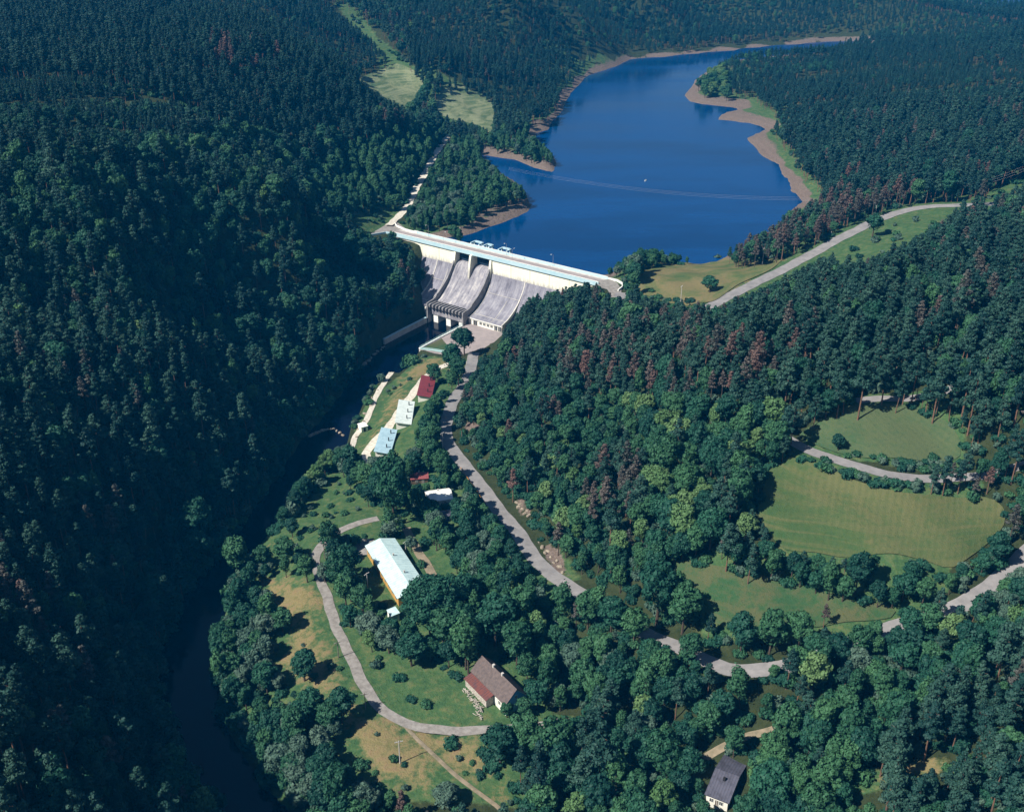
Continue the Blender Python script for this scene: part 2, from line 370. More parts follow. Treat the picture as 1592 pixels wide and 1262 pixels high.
MT['wood'] = plain('wood', (.16, .11, .07), (.10, .07, .045), 1.2, .85)
MT['polewood'] = plain('polewood', (.20, .17, .14), (.13, .11, .09), 1.2, .85)
MT['poleconc'] = plain('poleconc', (.52, .49, .46), (.40, .38, .36), 1.2, .85)
MT['tile'] = plain('tile', (.130, .098, .090), (.075, .060, .058), 1.1, .85, bmp=.06)
MT['rust'] = plain('rust', (.26, .07, .045), (.16, .055, .045), .7, .7)
MT['slate'] = plain('slate', (.085, .085, .115), (.055, .055, .075), .8, .6)
MT['stone'] = plain('stone', (.34, .29, .22), (.18, .15, .115), .9, .9, bmp=.3)
MT['orange'] = plain('orange', (.50, .22, .05), (.40, .17, .04), .8, .6)
MT['lumber'] = plain('lumber', (.52, .48, .42), (.22, .19, .155), 2.0, .9)
MT['wire'] = plain('wire', (.30, .30, .30), (.26, .26, .26), 1, .5)
MT['redpaint'] = plain('redpaint', (.27, .07, .07), (.18, .05, .05), .8, .6)
MT['tarp'] = plain('tarp', (.03, .10, .32), (.025, .08, .26), .8, .5)
MT['bark'] = plain('bark', (.085, .062, .045), (.055, .042, .03), 2, .95)
MT['pinebark'] = plain('pinebark', (.20, .105, .065), (.11, .07, .05), 1.2, .95)

def sheet(name, c1, c2, rough, period, axis='X'):
    m, nt, ln, b = node_mat(name); b.inputs['Roughness'].default_value = rough; b.inputs['Specular IOR Level'].default_value = .35
    g = nt.new('ShaderNodeTexCoord'); w = nt.new('ShaderNodeTexWave'); w.bands_direction = axis; w.inputs['Scale'].default_value = .314/period; w.inputs['Distortion'].default_value = 0; ln.new(g.outputs['Object'], w.inputs[0])
    n = noise(nt, ln, .5, 7, .7)
    c = ramp(nt, ln, n, [(.34, c2), (.55, c1), (.75, tuple(v*1.04 for v in c1))])
    c = mixc(nt, ln, math_(nt, ln, 'MULTIPLY', ramp(nt, ln, w.outputs['Fac'], [(.90, (0, 0, 0)), (.97, (1, 1, 1))]), .45), c, tuple(v*.5 for v in c2))
    st = noise(nt, ln, 1.7, 5, .75)
    c = mixc(nt, ln, math_(nt, ln, 'MULTIPLY', ramp(nt, ln, st, [(.62, (0, 0, 0)), (.74, (1, 1, 1))]), .35), c, tuple(v*.45 for v in c2))
    ln.new(c, b.inputs['Base Color']); bump(nt, ln, b, w.outputs['Fac'], .04); MT[name] = m
sheet('redroof', (.20, .035, .045), (.13, .026, .034), .55, 1.0)
sheet('whiteroof', (.66, .73, .69), (.50, .57, .54), .5, 1.0)
sheet('blueroof', (.40, .57, .64), (.29, .44, .51), .5, 1.0)
sheet('mintroof', (.52, .68, .67), (.38, .53, .54), .45, 1.1)
sheet('slate', (.085, .085, .115), (.045, .045, .06), .6, .7)
sheet('rust', (.15, .05, .04), (.085, .045, .05), .65, .9)
def dam_mats():
    m, nt, ln, b = node_mat('upperface')                     # clean pale concrete with lift lines
    b.inputs['Roughness'].default_value = .9
    g = nt.new('ShaderNodeTexCoord')
    sx = nt.new('ShaderNodeSeparateXYZ'); ln.new(g.outputs['Object'], sx.inputs[0])
    n = noise(nt, ln, .25, 6)
    w = nt.new('ShaderNodeTexWave'); w.bands_direction = 'Z'; w.inputs['Scale'].default_value = .32; w.inputs['Distortion'].default_value = .1
    ln.new(g.outputs['Object'], w.inputs[0])
    base = ramp(nt, ln, n, [(.3, (.84, .82, .68)), (.7, (.76, .74, .60))])
    c = mixc(nt, ln, math_(nt, ln, 'MULTIPLY', ramp(nt, ln, w.outputs['Fac'], [(.86, (0, 0, 0)), (.97, (1, 1, 1))]), .25), base, (.45, .43, .34))
    wj = nt.new('ShaderNodeTexWave'); wj.bands_direction = 'X'; wj.inputs['Scale'].default_value = .026; wj.inputs['Distortion'].default_value = 0; ln.new(g.outputs['Object'], wj.inputs[0])
    c = mixc(nt, ln, math_(nt, ln, 'MULTIPLY', ramp(nt, ln, wj.outputs['Fac'], [(.993, (0, 0, 0)), (.998, (1, 1, 1))]), .5), c, (.30, .28, .24))
    mp = nt.new('ShaderNodeMapping'); mp.inputs['Scale'].default_value = (1.0, .05, .05); ln.new(g.outputs['Object'], mp.inputs[0])
    st = noise(nt, ln, .8, 6, .7, vec=mp.outputs[0])
    low = nt.new('ShaderNodeMapRange'); low.inputs[1].default_value = 29.5; low.inputs[2].default_value = 25.2; low.inputs[3].default_value = 0; low.inputs[4].default_value = .36; ln.new(sx.outputs[2], low.inputs[0])
    c = mixc(nt, ln, math_(nt, ln, 'MULTIPLY', ramp(nt, ln, math_(nt, ln, 'ADD', st, low.outputs[0]), [(.66, (0, 0, 0)), (.86, (1, 1, 1))]), .7), c, (.30, .28, .27))
    ln.new(c, b.inputs['Base Color']); MT['upperface'] = m
    for name, c1, c2, c3 in (('chute', (.10, .097, .12), (.25, .24, .265), (.55, .52, .47)), ('apron', (.10, .097, .125), (.205, .20, .235), (.36, .35, .36))):
        m, nt, ln, b = node_mat(name); b.inputs['Roughness'].default_value = .9
        g = nt.new('ShaderNodeTexCoord'); mp = nt.new('ShaderNodeMapping'); mp.inputs['Scale'].default_value = (1.0, .10, .10)
        ln.new(g.outputs['Object'], mp.inputs[0])
        st = noise(nt, ln, .7, 8, .75, vec=mp.outputs[0])
        bl = noise(nt, ln, .22, 7, .7)
        f = math_(nt, ln, 'ADD', math_(nt, ln, 'MULTIPLY', st, .65), math_(nt, ln, 'MULTIPLY', bl, .4))
        c = ramp(nt, ln, f, [(.40, c1), (.54, c2), (.70, c3)])
        ln.new(c, b.inputs['Base Color']); MT[name] = m
dam_mats()

def water_mat(name, col, rough, scale):
    m, nt, ln, b = node_mat(name)
    b.inputs['Base Color'].default_value = (*col, 1); b.inputs['Roughness'].default_value = rough; b.inputs['IOR'].default_value = 1.33
    b.inputs['Specular IOR Level'].default_value = .38
    n = noise(nt, ln, scale, 5, .6)
    g = nt.new('ShaderNodeNewGeometry'); mp = nt.new('ShaderNodeMapping'); mp.inputs['Scale'].default_value = (.006, .022, .01); mp.inputs['Rotation'].default_value[2] = .5
    ln.new(g.outputs['Position'], mp.inputs[0])
    big = noise(nt, ln, 1.0, 5, .62, vec=mp.outputs[0])
    ln.new(ramp(nt, ln, big, [(.40, tuple(v*.78 for v in col)), (.60, tuple(v*1.12 for v in col))]), b.inputs['Base Color'])
    rr = nt.new('ShaderNodeMapRange'); rr.inputs[1].default_value = .38; rr.inputs[2].default_value = .62; rr.inputs[3].default_value = rough*.6; rr.inputs[4].default_value = rough*1.9
    ln.new(big, rr.inputs[0]); ln.new(rr.outputs[0], b.inputs['Roughness'])
    bump(nt, ln, b, n, .15, .25)
    return m
MT['lake'] = water_mat('lake', (.0005, .035, .128), .10, .5)
MT['river'] = water_mat('river', (.0005, .002, .010), .05, .5)
MT['river'].node_tree.nodes['Principled BSDF'].inputs['Specular IOR Level'].default_value = .35

def leaf_mat(name, c1, c2, trans=.18):
    m, nt, ln, b = node_mat(name)
    b.inputs['Roughness'].default_value = .65; b.inputs['Specular IOR Level'].default_value = .25
    oi = nt.new('ShaderNodeObjectInfo')
    n = noise(nt, ln, .9, 3, .6)
    f = math_(nt, ln, 'ADD', math_(nt, ln, 'MULTIPLY', oi.outputs['Random'], .7), math_(nt, ln, 'MULTIPLY', n, .4))
    c = ramp(nt, ln, f, [(.15, c1), (.9, c2)])
    ln.new(c, b.inputs['Base Color'])
    t = nt.new('ShaderNodeBsdfTranslucent'); ln.new(c, t.inputs[0])
    mx = nt.new('ShaderNodeMixShader'); mx.inputs[0].default_value = trans
    ln.new(b.outputs[0], mx.inputs[1]); ln.new(t.outputs[0], mx.inputs[2])
    ln.new(mx.outputs[0], nt['Material Output'].inputs['Surface'])
    return m
MT['leaf_mid'] = leaf_mat('leaf_mid', (.016, .076, .042), (.050, .140, .058))
MT['leaf_dark'] = leaf_mat('leaf_dark', (.008, .050, .036), (.021, .094, .053))
MT['leaf_light'] = leaf_mat('leaf_light', (.060, .145, .050), (.115, .200, .075))
MT['leaf_grey'] = leaf_mat('leaf_grey', (.050, .105, .075), (.090, .150, .108))
MT['needle'] = leaf_mat('needle', (.014, .056, .044), (.038, .096, .068))
MT['needle_dark'] = leaf_mat('needle_dark', (.007, .038, .034), (.019, .068, .052))
MT['dead'] = leaf_mat('dead', (.080, .066, .058), (.145, .085, .070), .1)
MT['deadgrey'] = leaf_mat('deadgrey', (.060, .068, .058), (.105, .088, .076), .1)

# ------------------------------------------------------------------ mesh helpers
def mesh_obj(name, V, Fc, mats, parent=None, mi=None, smooth=False):
    me = bpy.data.meshes.new(name); me.from_pydata([tuple(map(float, v)) for v in V], [], [tuple(map(int, f)) for f in Fc])
    for m in (mats if isinstance(mats, (list, tuple)) else [mats]): me.materials.append(MT[m])
    if mi is not None: me.polygons.foreach_set('material_index', np.asarray(mi, np.int32))
    if smooth: me.polygons.foreach_set('use_smooth', np.ones(len(me.polygons), bool))
    me.update()
    return link(bpy.data.objects.new(name, me), parent)
class MB:
    def __init__(s): s.V, s.F = [], []
    def add(s, V, Fc):
        k = len(s.V); s.V += [tuple(v) for v in V]; s.F += [tuple(i+k for i in f) for f in Fc]; return s
    def box(s, x0, x1, y0, y1, z0, z1):
        return s.add([(x0,y0,z0),(x1,y0,z0),(x1,y1,z0),(x0,y1,z0),(x0,y0,z1),(x1,y0,z1),(x1,y1,z1),(x0,y1,z1)],
                     [(3,2,1,0),(4,5,6,7),(0,1,5,4),(1,2,6,5),(2,3,7,6),(3,0,4,7)])
    def bar(s, a, b, w, h=None):
        a, b = Vector(a), Vector(b); d = (b-a).normalized(); h = h or w
        u = d.cross(Vector((0,0,1)));  u = u if u.length > 1e-3 else Vector((1,0,0)); u.normalize(); v = u.cross(d)
        V = [p+u*i*w/2+v*j*h/2 for p in (a, b) for i, j in ((-1,-1),(1,-1),(1,1),(-1,1))]
        return s.add(V, [(0,1,2,3),(7,6,5,4),(0,4,5,1),(1,5,6,2),(2,6,7,3),(3,7,4,0)])
    def tube(s, pts, rad, n=7):
        pts = [Vector(p) for p in pts]; rad = rad if isinstance(rad, (list, tuple)) else [rad]*len(pts)
        V = []
        for i, p in enumerate(pts):
            d = (pts[min(i+1, len(pts)-1)]-pts[max(i-1, 0)]).normalized()
            u = d.cross(Vector((0,1,0.01)))
            if u.length < 1e-3: u = d.cross(Vector((1,0,0)))
            u.normalize(); v = d.cross(u)
            V += [p+(u*math.cos(2*math.pi*k/n)+v*math.sin(2*math.pi*k/n))*rad[i] for k in range(n)]
        Fc = [(i*n+k, i*n+(k+1) % n, (i+1)*n+(k+1) % n, (i+1)*n+k) for i in range(len(pts)-1) for k in range(n)]
        Fc += [tuple(range(n))[::-1], tuple((len(pts)-1)*n+k for k in range(n))]
        return s.add(V, Fc)
    def prism(s, prof, x0, x1):
        """closed profile in (y, z), extruded along x"""
        n = len(prof); V = [(x, y, z) for x in (x0, x1) for y, z in prof]
        return s.add(V, [tuple(range(n)), tuple(range(2*n-1, n-1, -1))]+[(i, i+n, (i+1) % n+n, (i+1) % n) for i in range(n)])
    def build(s, name, mat, parent=None, smooth=False):
        o = mesh_obj(name, s.V, s.F, mat, parent, smooth=smooth)
        bm = bmesh.new(); bm.from_mesh(o.data); bmesh.ops.recalc_face_normals(bm, faces=bm.faces); bm.to_mesh(o.data); bm.free()
        return o
def empty(name, loc, rz=0.0):
    o = bpy.data.objects.new(name, None); o.empty_display_size = .5
    o.location = tuple(map(float, loc)); o.rotation_euler = (0, 0, rz); return link(o)
def inside(P, poly): return sdist(np.asarray(P, float), poly) < 0
def wpoly(px, lift=0.0): return [gnd(a, b, lift)[:2] for a, b in px]

def smooth_closed(poly, step):
    P = [np.asarray(p, float) for p in poly]; n = len(P); out = []
    for i in range(n):
        a, b, c, d = P[i-1], P[i], P[(i+1) % n], P[(i+2) % n]
        k = max(1, int(np.hypot(*(c-b))/step))
        for j in range(k):
            t = j/k
            out.append(.5*((2*b)+(-a+c)*t+(2*a-5*b+4*c-d)*t*t+(-a+3*b-3*c+d)*t**3))
    return np.array(out)
def drape(name, poly, mat, spacing=3.0, off=.4, z=None, smooth=True, parent=None):
    """a sheet following the ground inside a polygon"""
    B = smooth_closed(poly, spacing*.7) if smooth else np.array([p for i in range(len(poly)) for p in [np.asarray(poly[i])+(np.asarray(poly[(i+1) % len(poly)])-np.asarray(poly[i]))*k/max(1, int(np.hypot(*(np.asarray(poly[(i+1) % len(poly)])-np.asarray(poly[i])))/spacing)) for k in range(max(1, int(np.hypot(*(np.asarray(poly[(i+1) % len(poly)])-np.asarray(poly[i])))/spacing)))]])
    lo, hi = B.min(0), B.max(0)
    xs, ys = np.arange(lo[0], hi[0], spacing), np.arange(lo[1], hi[1], spacing)
    g = np.stack(np.meshgrid(xs, ys), -1).reshape(-1, 2)
    g = g[sdist(g, B) < -.35*spacing] if len(g) else g
    V2 = [Vector(p) for p in B]+[Vector(p) for p in g]
    vo, _, fo, *_ = delaunay_2d_cdt(V2, [(i, (i+1) % len(B)) for i in range(len(B))], [], 1, 1e-4)
    vo = np.array([tuple(v) for v in vo])
    zz = (terz(vo[:, 0], vo[:, 1])+off) if z is None else np.full(len(vo), z)
    fo = [f if (vo[f[1]][0]-vo[f[0]][0])*(vo[f[2]][1]-vo[f[0]][1])-(vo[f[1]][1]-vo[f[0]][1])*(vo[f[2]][0]-vo[f[0]][0]) > 0 else f[::-1] for f in fo]
    return mesh_obj(name, np.column_stack([vo, zz]), fo, mat, parent, smooth=True)

# ------------------------------------------------------------------ ground
attr = {k: np.zeros(len(GP)) for k in ('grass', 'dry', 'shore')}
def paint(name, px, val, soft=4.0):
    sd = sdist(GP, np.array(wpoly(px)))
    attr[name] = np.maximum(attr[name], val*np.clip(.5-sd/soft, 0, 1))
paint('grass', [(405,846),(435,806),(475,762),(530,712),(545,690),(555,655),(575,618),(655,554),(735,560),(712,610),(692,665),(720,730),(790,822),(850,895),(890,940),(900,1010),(860,1060),(860,1110),(1000,1120),(1000,1262),(440,1262),(345,1100),(336,1000),(372,890)], 1)
paint('grass', [(535,335),(600,315),(640,318),(605,350),(572,366)], 1)
paint('grass', [(985,450),(1000,410),(1090,404),(1180,405),(1290,360),(1400,315),(1520,300),(1600,270),(1600,330),(1500,345),(1440,370),(1400,400),(1330,425),(1280,420),(1220,440),(1110,480),(1060,478),(1000,462)], 1)
paint('grass', [(1230,690),(1330,725),(1430,747),(1530,745),(1530,775),(1404,772),(1222,715)], 1)
paint('grass', [(1340,612),(1440,606),(1500,640),(1500,740),(1330,716),(1240,690),(1300,640)], 1)
paint('grass', [(515,0),(545,0),(590,60),(640,100),(770,160),(765,210),(660,190),(545,130),(590,100)], .8)
paint('grass', [(790,495),(850,470),(900,470),(860,500),(810,515)], .9)
paint('grass', [(830,830),(880,850),(910,905),(880,905)], .7)
paint('grass', [(1040,870),(1480,870),(1480,960),(1300,1000),(1100,1010)], .8)
paint('grass', [(1290,1225),(1360,1195),(1430,1180),(1480,1170),(1470,1205),(1380,1225),(1300,1262)], .8)
for px, v in (([(395,905),(455,890),(498,915),(525,985),(550,1040),(575,1085),(480,1090),(425,1040),(440,980)], .56), ([(480,1080),(560,1075),(600,1110),(640,1150),(690,1200),(660,1230),(590,1215),(540,1160),(500,1090)], .66),
              ([(600,1110),(720,1150),(760,1190),(720,1210),(640,1150)], .75), ([(660,555),(735,556),(725,575),(690,575),(650,600),(610,650),(590,690),(555,695),(600,610)], .62), ([(395,850),(470,820),(480,845),(420,870)], .5),
              ([(1100,440),(1215,400),(1215,418),(1110,472)], .6), ([(1290,1225),(1360,1195),(1480,1170),(1470,1205),(1380,1225),(1300,1262)], .9), ([(720,1190),(800,1230),(800,1262),(740,1262)], .55)):
    paint('dry', px, v, 12)
for px in ([(798,772),(815,775),(828,800),(812,803)], [(836,838),(868,852),(885,895),(862,890)], [(722,655),(745,655),(742,672),(724,668)], [(945,462),(968,470),(975,490),(950,485)]):
    paint('shore', px, 1.0, 5)
shore = (SL > -8) & (SL < 40) & (Z < LAKE+4.5) & (nn < -6)
swid = np.where(GP[:, 0] > 30, 3+19*wob, 2+16*wob**1.5)*np.where(GP[:, 1] > 1000, 1.25, 1.0)
attr['shore'] = np.maximum(attr['shore'], shore*np.clip(1.2-np.maximum(SL, 0)/swid, 0, 1))
for px in ([(735,350),(745,330),(790,312),(805,290),(828,318),(821,332),(781,350),(761,356)], [(720,368),(760,354),(735,345),(722,356)], [(750,225),(790,232),(830,245),(862,240),(868,266),(800,257),(760,245)], [(826,186),(845,190),(857,200),(832,209)],
           [(1064,142),(1085,149),(1140,153),(1168,154),(1152,167),(1110,167),(1072,161)], [(1113,181),(1150,173),(1206,186),(1196,193),(1130,189)], [(1162,215),(1186,204),(1200,240),(1232,268),(1250,290),(1262,302),(1240,305),(1229,287),(1211,257),(1185,242)], [(1217,347),(1222,328),(1246,315),(1240,332)],
           [(958,103),(980,87),(1040,84),(1150,74),(1152,81),(1040,93),(985,98)]):
    sd_ = sdist(GP, np.array(wpoly(px))); attr['shore'] = np.maximum(attr['shore'], np.clip(.62-sd_/7, 0, 1))
attr['grass'] = np.maximum(attr['grass'], ((SL > 0) & (SL < np.where((GP[:, 0] > 30) & (GP[:, 1] < 1120), 45, 18)) & (nn < -6) & (GP[:, 1] < 1150))*1.0)
s2 = (SL2 > -8) & (SL2 < 30); attr['shore'] = np.maximum(attr['shore'], s2*1.0)
nx, ny = len(GX), len(GY)
jj, ii = np.meshgrid(np.arange(ny-1), np.arange(nx-1), indexing='ij')
q = (jj*nx+ii).ravel(); quads = np.stack([q, q+1, q+1+nx, q+nx], 1)
me = bpy.data.meshes.new('terrain'); me.vertices.add(len(GP)); me.vertices.foreach_set('co', np.column_stack([GP, Z]).ravel())
me.loops.add(quads.size); me.loops.foreach_set('vertex_index', quads.ravel().astype(np.int32)); me.polygons.add(len(quads))
me.polygons.foreach_set('loop_start', np.arange(0, quads.size, 4, dtype=np.int32))
me.polygons.foreach_set('use_smooth', np.ones(len(quads), bool)); me.update(); me.validate()
for k, v in attr.items():
    a = me.attributes.new(k, 'FLOAT', 'POINT'); a.data.foreach_set('value', v.astype(np.float32))
me.materials.append(MT['ground'])
meta(link(bpy.data.objects.new('terrain', me)), kind='structure')

# water sheets; the ground rises through them at the shore
def grow(poly, d):
    P = np.array(poly, float); out = []
    area = sum(P[i-1][0]*P[i][1]-P[i][0]*P[i-1][1] for i in range(len(P)))
    for i in range(len(P)):
        t = P[(i+1) % len(P)]-P[i-1]; t /= max(np.hypot(*t), 1e-6); out.append(P[i]+np.array([t[1], -t[0]])*(d if area > 0 else -d))
    return out
lk = [p for p in grow(lake_poly, 7)]      # reaches in under the shore
lk = [p if (p-DA)@DN < -5.9 else p-DN*((p-DA)@DN+5.9) for p in lk]
def flat(name, poly, z, mat):
    vo, _, fo, *_ = delaunay_2d_cdt([Vector(p) for p in poly], [(i, (i+1) % len(poly)) for i in range(len(poly))], [], 1, 1e-4)
    fo = [f if (vo[f[1]]-vo[f[0]]).cross(vo[f[2]]-vo[f[0]]) > 0 else f[::-1] for f in fo]
    o = mesh_obj(name, [(v.x, v.y, z) for v in vo], fo, mat); meta(o, kind='structure'); return o
flat('lake_water', lk, LAKE, 'lake'); flat('lake_water', grow(LAKE2, 6), LAKE, 'lake')
rp = grow(river_poly, 4)
nL = len(RIV_L)
rp = list(rp[1:nL])+list(rp[nL:-2])
ins = [dam(66.4, 62), dam(66.4, 14), dam(30, 14), dam(36, 40)]
flat('river_water', rp+ins, 0.0, 'river')

for nm, P, w in roads:
    mat = {'main_road': 'asphalt', 'hill_road': 'asphalt', 'field_road': 'asphalt', 'village_lane': 'lane', 'dirt_track': 'dirt', 'gravel_path': 'gravel', 'riverside_path': 'gravel', 'lake_road': 'gravel', 'forest_track': 'dirt'}[nm]
    V, Fc = [], []
    T = np.gradient(P[:, :2], axis=0); T /= np.hypot(*T.T)[:, None]
    for i, p in enumerate(P):
        nv = np.array([T[i][1], -T[i][0]])
        for s in (-.5, -.25, 0, .25, .5):
            jit = .12*w*(math.sin(i*1.7+s*9)+math.sin(i*.63+s*4)) * (abs(s) > .4) * (.22 if mat == 'asphalt' else .5)
            qq = p[:2]+nv*(s*w+jit*np.sign(s)); V.append((qq[0], qq[1], max(float(terz(*qq)), p[2]-.1)+.14+(.05 if s == 0 else 0)))
        if i: k = 5*i; Fc += [(k-5+j, k+j, k+j+1, k-4+j) for j in range(4)]
    Fc = [f[::-1] for f in Fc]
    o = mesh_obj(nm, V, Fc, mat, smooth=True)
    if o.data.polygons[0].normal.z < 0: o.data.flip_normals()
    meta(o, kind='structure')

PXF1 = [(1243,677),(1268,658),(1317,633),(1361,628),(1420,634),(1469,656),(1493,688),(1493,709),(1469,719),(1413,715),(1335,712),(1278,697)]
PXF2 = [(1222,712),(1278,726),(1335,750),(1404,767),(1478,774),(1530,774),(1559,790),(1560,818),(1530,850),(1482,883),(1448,876),(1391,862),(1317,868),(1269,860),(1222,856),(1196,830),(1178,796),(1190,750),(1196,728)]
PXF3 = [(1046,876),(1083,866),(1109,880),(1196,898),(1269,916),(1326,935),(1383,941),(1385,961),(1313,968),(1270,976),(1187,985),(1125,976),(1087,940)]
for px, mt in ((PXF1, 'crop_up'), (PXF2, 'crop')):
    meta(drape('crop_field', wpoly(px), mt), kind='structure')
meta(drape('meadow', wpoly(PXF3), 'meadow'), kind='structure')
PXM4 = [(990,452),(1005,412),(1085,406),(1180,407),(1218,398),(1205,415),(1150,442),(1105,470),(1060,476),(1010,462)]
meta(drape('meadow', wpoly(PXM4), 'drymeadow'), kind='structure')
PXC1 = [(556,126),(608,101),(640,108),(658,132),(655,168),(640,176),(610,160)]
PXC2 = [(692,134),(740,143),(766,165),(764,208),(745,196),(700,185),(672,170)]
for px in (PXC1, PXC2): meta(drape('meadow', wpoly(px), 'clearing', 5.0, .3), kind='structure')
meta(drape('plaza_paving', PLAZA, 'paving', 4, z=4.16, smooth=False), kind='structure')
g_ = [dam(67.2, 59.6), dam(67.2, 45), dam(75, 50), dam(82, 55)]
meta(drape('lawn', g_, 'meadow', 3, z=4.22, smooth=False), kind='structure')
meta(drape('abutment_pavement', LEFT_AB, 'lane', 3, .25, smooth=False), kind='structure')
RIGHT_AB = [unp(*q, CREST)[:2] for q in ((925,437),(948,434),(960,440),(966,450),(966,462),(960,470),(951,470),(949,458),(944,450),(926,445))]
meta(drape('abutment_pavement', RIGHT_AB, 'lane', 2, z=CREST+.06, smooth=False), kind='structure')
meta(drape('yard_pavement', wpoly([(535,846),(560,838),(585,842),(580,860),(545,862)]), 'lane', 2, .2), kind='structure')


# ------------------------------------------------------------------ the dam   (local x along the crest, -y downstream)
DROT = math.atan2(DT[1], DT[0])
dam_root = meta(empty('concrete_dam', (*DA, 0), DROT), 'pale concrete gravity dam with curved spillway between hillside and blue lake', 'dam')
def sweep(mb, prof, t0, t1, base=-4.0, back=4.0):
    """solid under a (n, z) profile between two stations"""
    P = [(-n, z) for n, z in prof]
    return mb.prism(P + [(P[-1][0], base), (back, base), (back, P[0][1])], t0, t1)
def refine(prof, k=5):
    P = [np.array(p, float) for p in prof]; P = [2*P[0]-P[1]]+P+[2*P[-1]-P[-2]]; out = []
    for i in range(1, len(P)-2):
        for j in range(k):
            t = j/k; out.append(tuple(.5*((2*P[i])+(-P[i-1]+P[i+1])*t+(2*P[i-1]-5*P[i]+4*P[i+1]-P[i+2])*t*t+(-P[i-1]+3*P[i]-3*P[i+1]+P[i+2])*t**3)))
    return out+[tuple(P[-2])]
OG = refine([(.9, 25.6), (2.1, 22.6), (4.6, 18.6), (8.2, 14.6), (12.4, 11.6), (17, 9.3), (21.6, 8.0)])
CH = refine([(-4.5, 27.2), (-2, 27.6), (.8, 26.4), (4.0, 22.2), (7.6, 17.6), (12, 13.8), (16, 11.2), (20, 9.5), (23.2, 9.1)])
T1, T2, T0, T3 = 41.5, 65.5, 29.3, 87.8
m = MB()
for a, b in ((-4, T1-.6), (T2+.6, DLEN+3)): m.box(a, b, -.6, 6.2, 25.4, 33.6)
m.build('upper_wall', 'upperface', dam_root)
m = MB()
for a, b in ((T2+.6, T3), (T0, T1-.6)):
    P = [(-n, z) for n, z in OG]; k = 1.0
    m.prism(P + [(-21.6, 7.3), (-18, 7.3), (-18, 5.5), (4, 5.5), (4, 25.39)], a, b)
for a, b in ((T3+.01, DLEN+3), (-4, T0-.01)):
    m.prism([(-.75, 25.4), (-2.6, 22), (-5, 18), (-9, 13), (-12, 9), (-12, -3), (4, -3), (4, 25.4)], a, b)
ap = m.build('apron_roof', 'apron', dam_root)
m = MB()                                                        # pale seams on the apron
for a, b in ((T2+.6, T3), (T0, T1-.6)):
    for q in OG[12:13]+OG[26:27]:
        MB().bar((a+.3 if a > 60 else a+.2, -q[0], q[1]+.05), (b-.2, -q[0], q[1]+.05), .35, .12).build('seam', 'concrete', ap)
for t in (T2+1.6, T2+15.2, T0+8.2):
    pts = OG[8:] if t < 70 or t > 75 else OG
    pts = OG[5:] if t < 60 else pts
    if t > 75: pts = OG[14:]
    MB().tube([(t, -n, z+.02) for n, z in pts], .2, 5).build('seam', 'concrete', ap)
for t in (T3+.15, T0-.15):
    MB().prism([(-n, z+.5) for n, z in OG]+[(-n, z-1.2) for n, z in OG[::-1]], t-.3, t+.3).build('edge_beam', 'concrete', ap)
sp = sweep(MB(), CH, T1+.6, T2-.6, 4.6).build('spillway_chute', 'chute', dam_root)
for k in range(10):
    t = T1+2.0+k*(T2-T1-4)/9
    b = MB().prism([(-23.3, 7.6), (-17.6, 10.3), (-20.2, 11.1), (-25.2, 11.3), (-26.2, 10.9), (-26.0, 9.6)], t-.42, t+.42)
    b.build('chute_tooth', 'stainedwall', sp)
for t in (T1, T2):
    top = [(-n, z+3.2-(n > 18)*.8) for n, z in CH[9:]]; bot = [(-n, z-3) for n, z in CH[9:][::-1]]
    MB().prism(top+[(-25.6, 11.2), (-25.6, -3), (-21, -3)]+bot, t-.35, t+.35).build('training_wall', 'stainedwall', dam_root)
for t in (T1, (T1+T2)/2, T2):
    nose = 1.4 if t != (T1+T2)/2 else 3.4
    MB().prism([(5, 24), (5, 33.6), (-nose+.6, 33.6), (-nose, 31), (-nose-1.5, 22), (-nose-1.2, 20)], t-.6, t+.6).build('pier', 'upperface', dam_root)
for a, b in ((T1+.6, (T1+T2)/2-.6), ((T1+T2)/2+.6, T2-.6)):
    g = MB().box(a, b, 2.6, 3.2, 27.2, 31.6)
    for z in (28.6, 29.8, 31.0): g.box(a, b, 2.2, 2.6, z-.12, z+.12)
    g.build('sluice_gate', 'darkblue', dam_root)
MB().box(T1-.59, T2+.59, .3, 6.0, 33.0, 33.59).build('bridge_beam', 'darkblue', dam_root)
# openings under the lip, on white piers
m = MB().box(T1+.55, T2-.55, -21.4, -10, 7.3, 8.6); m.build('outlet_beam', 'stainedwall', dam_root)
for t in (T1+3.4, T1+12, T2-3.4):
    MB().box(t-1.5, t+1.5, -22.6, -12, -3, 7.29).build('outlet_pier', 'white', dam_root)
MB().box(T1+.56, T2-.56, -11.9, -11, -3, 7.28).build('outlet_recess', 'dark', dam_root)
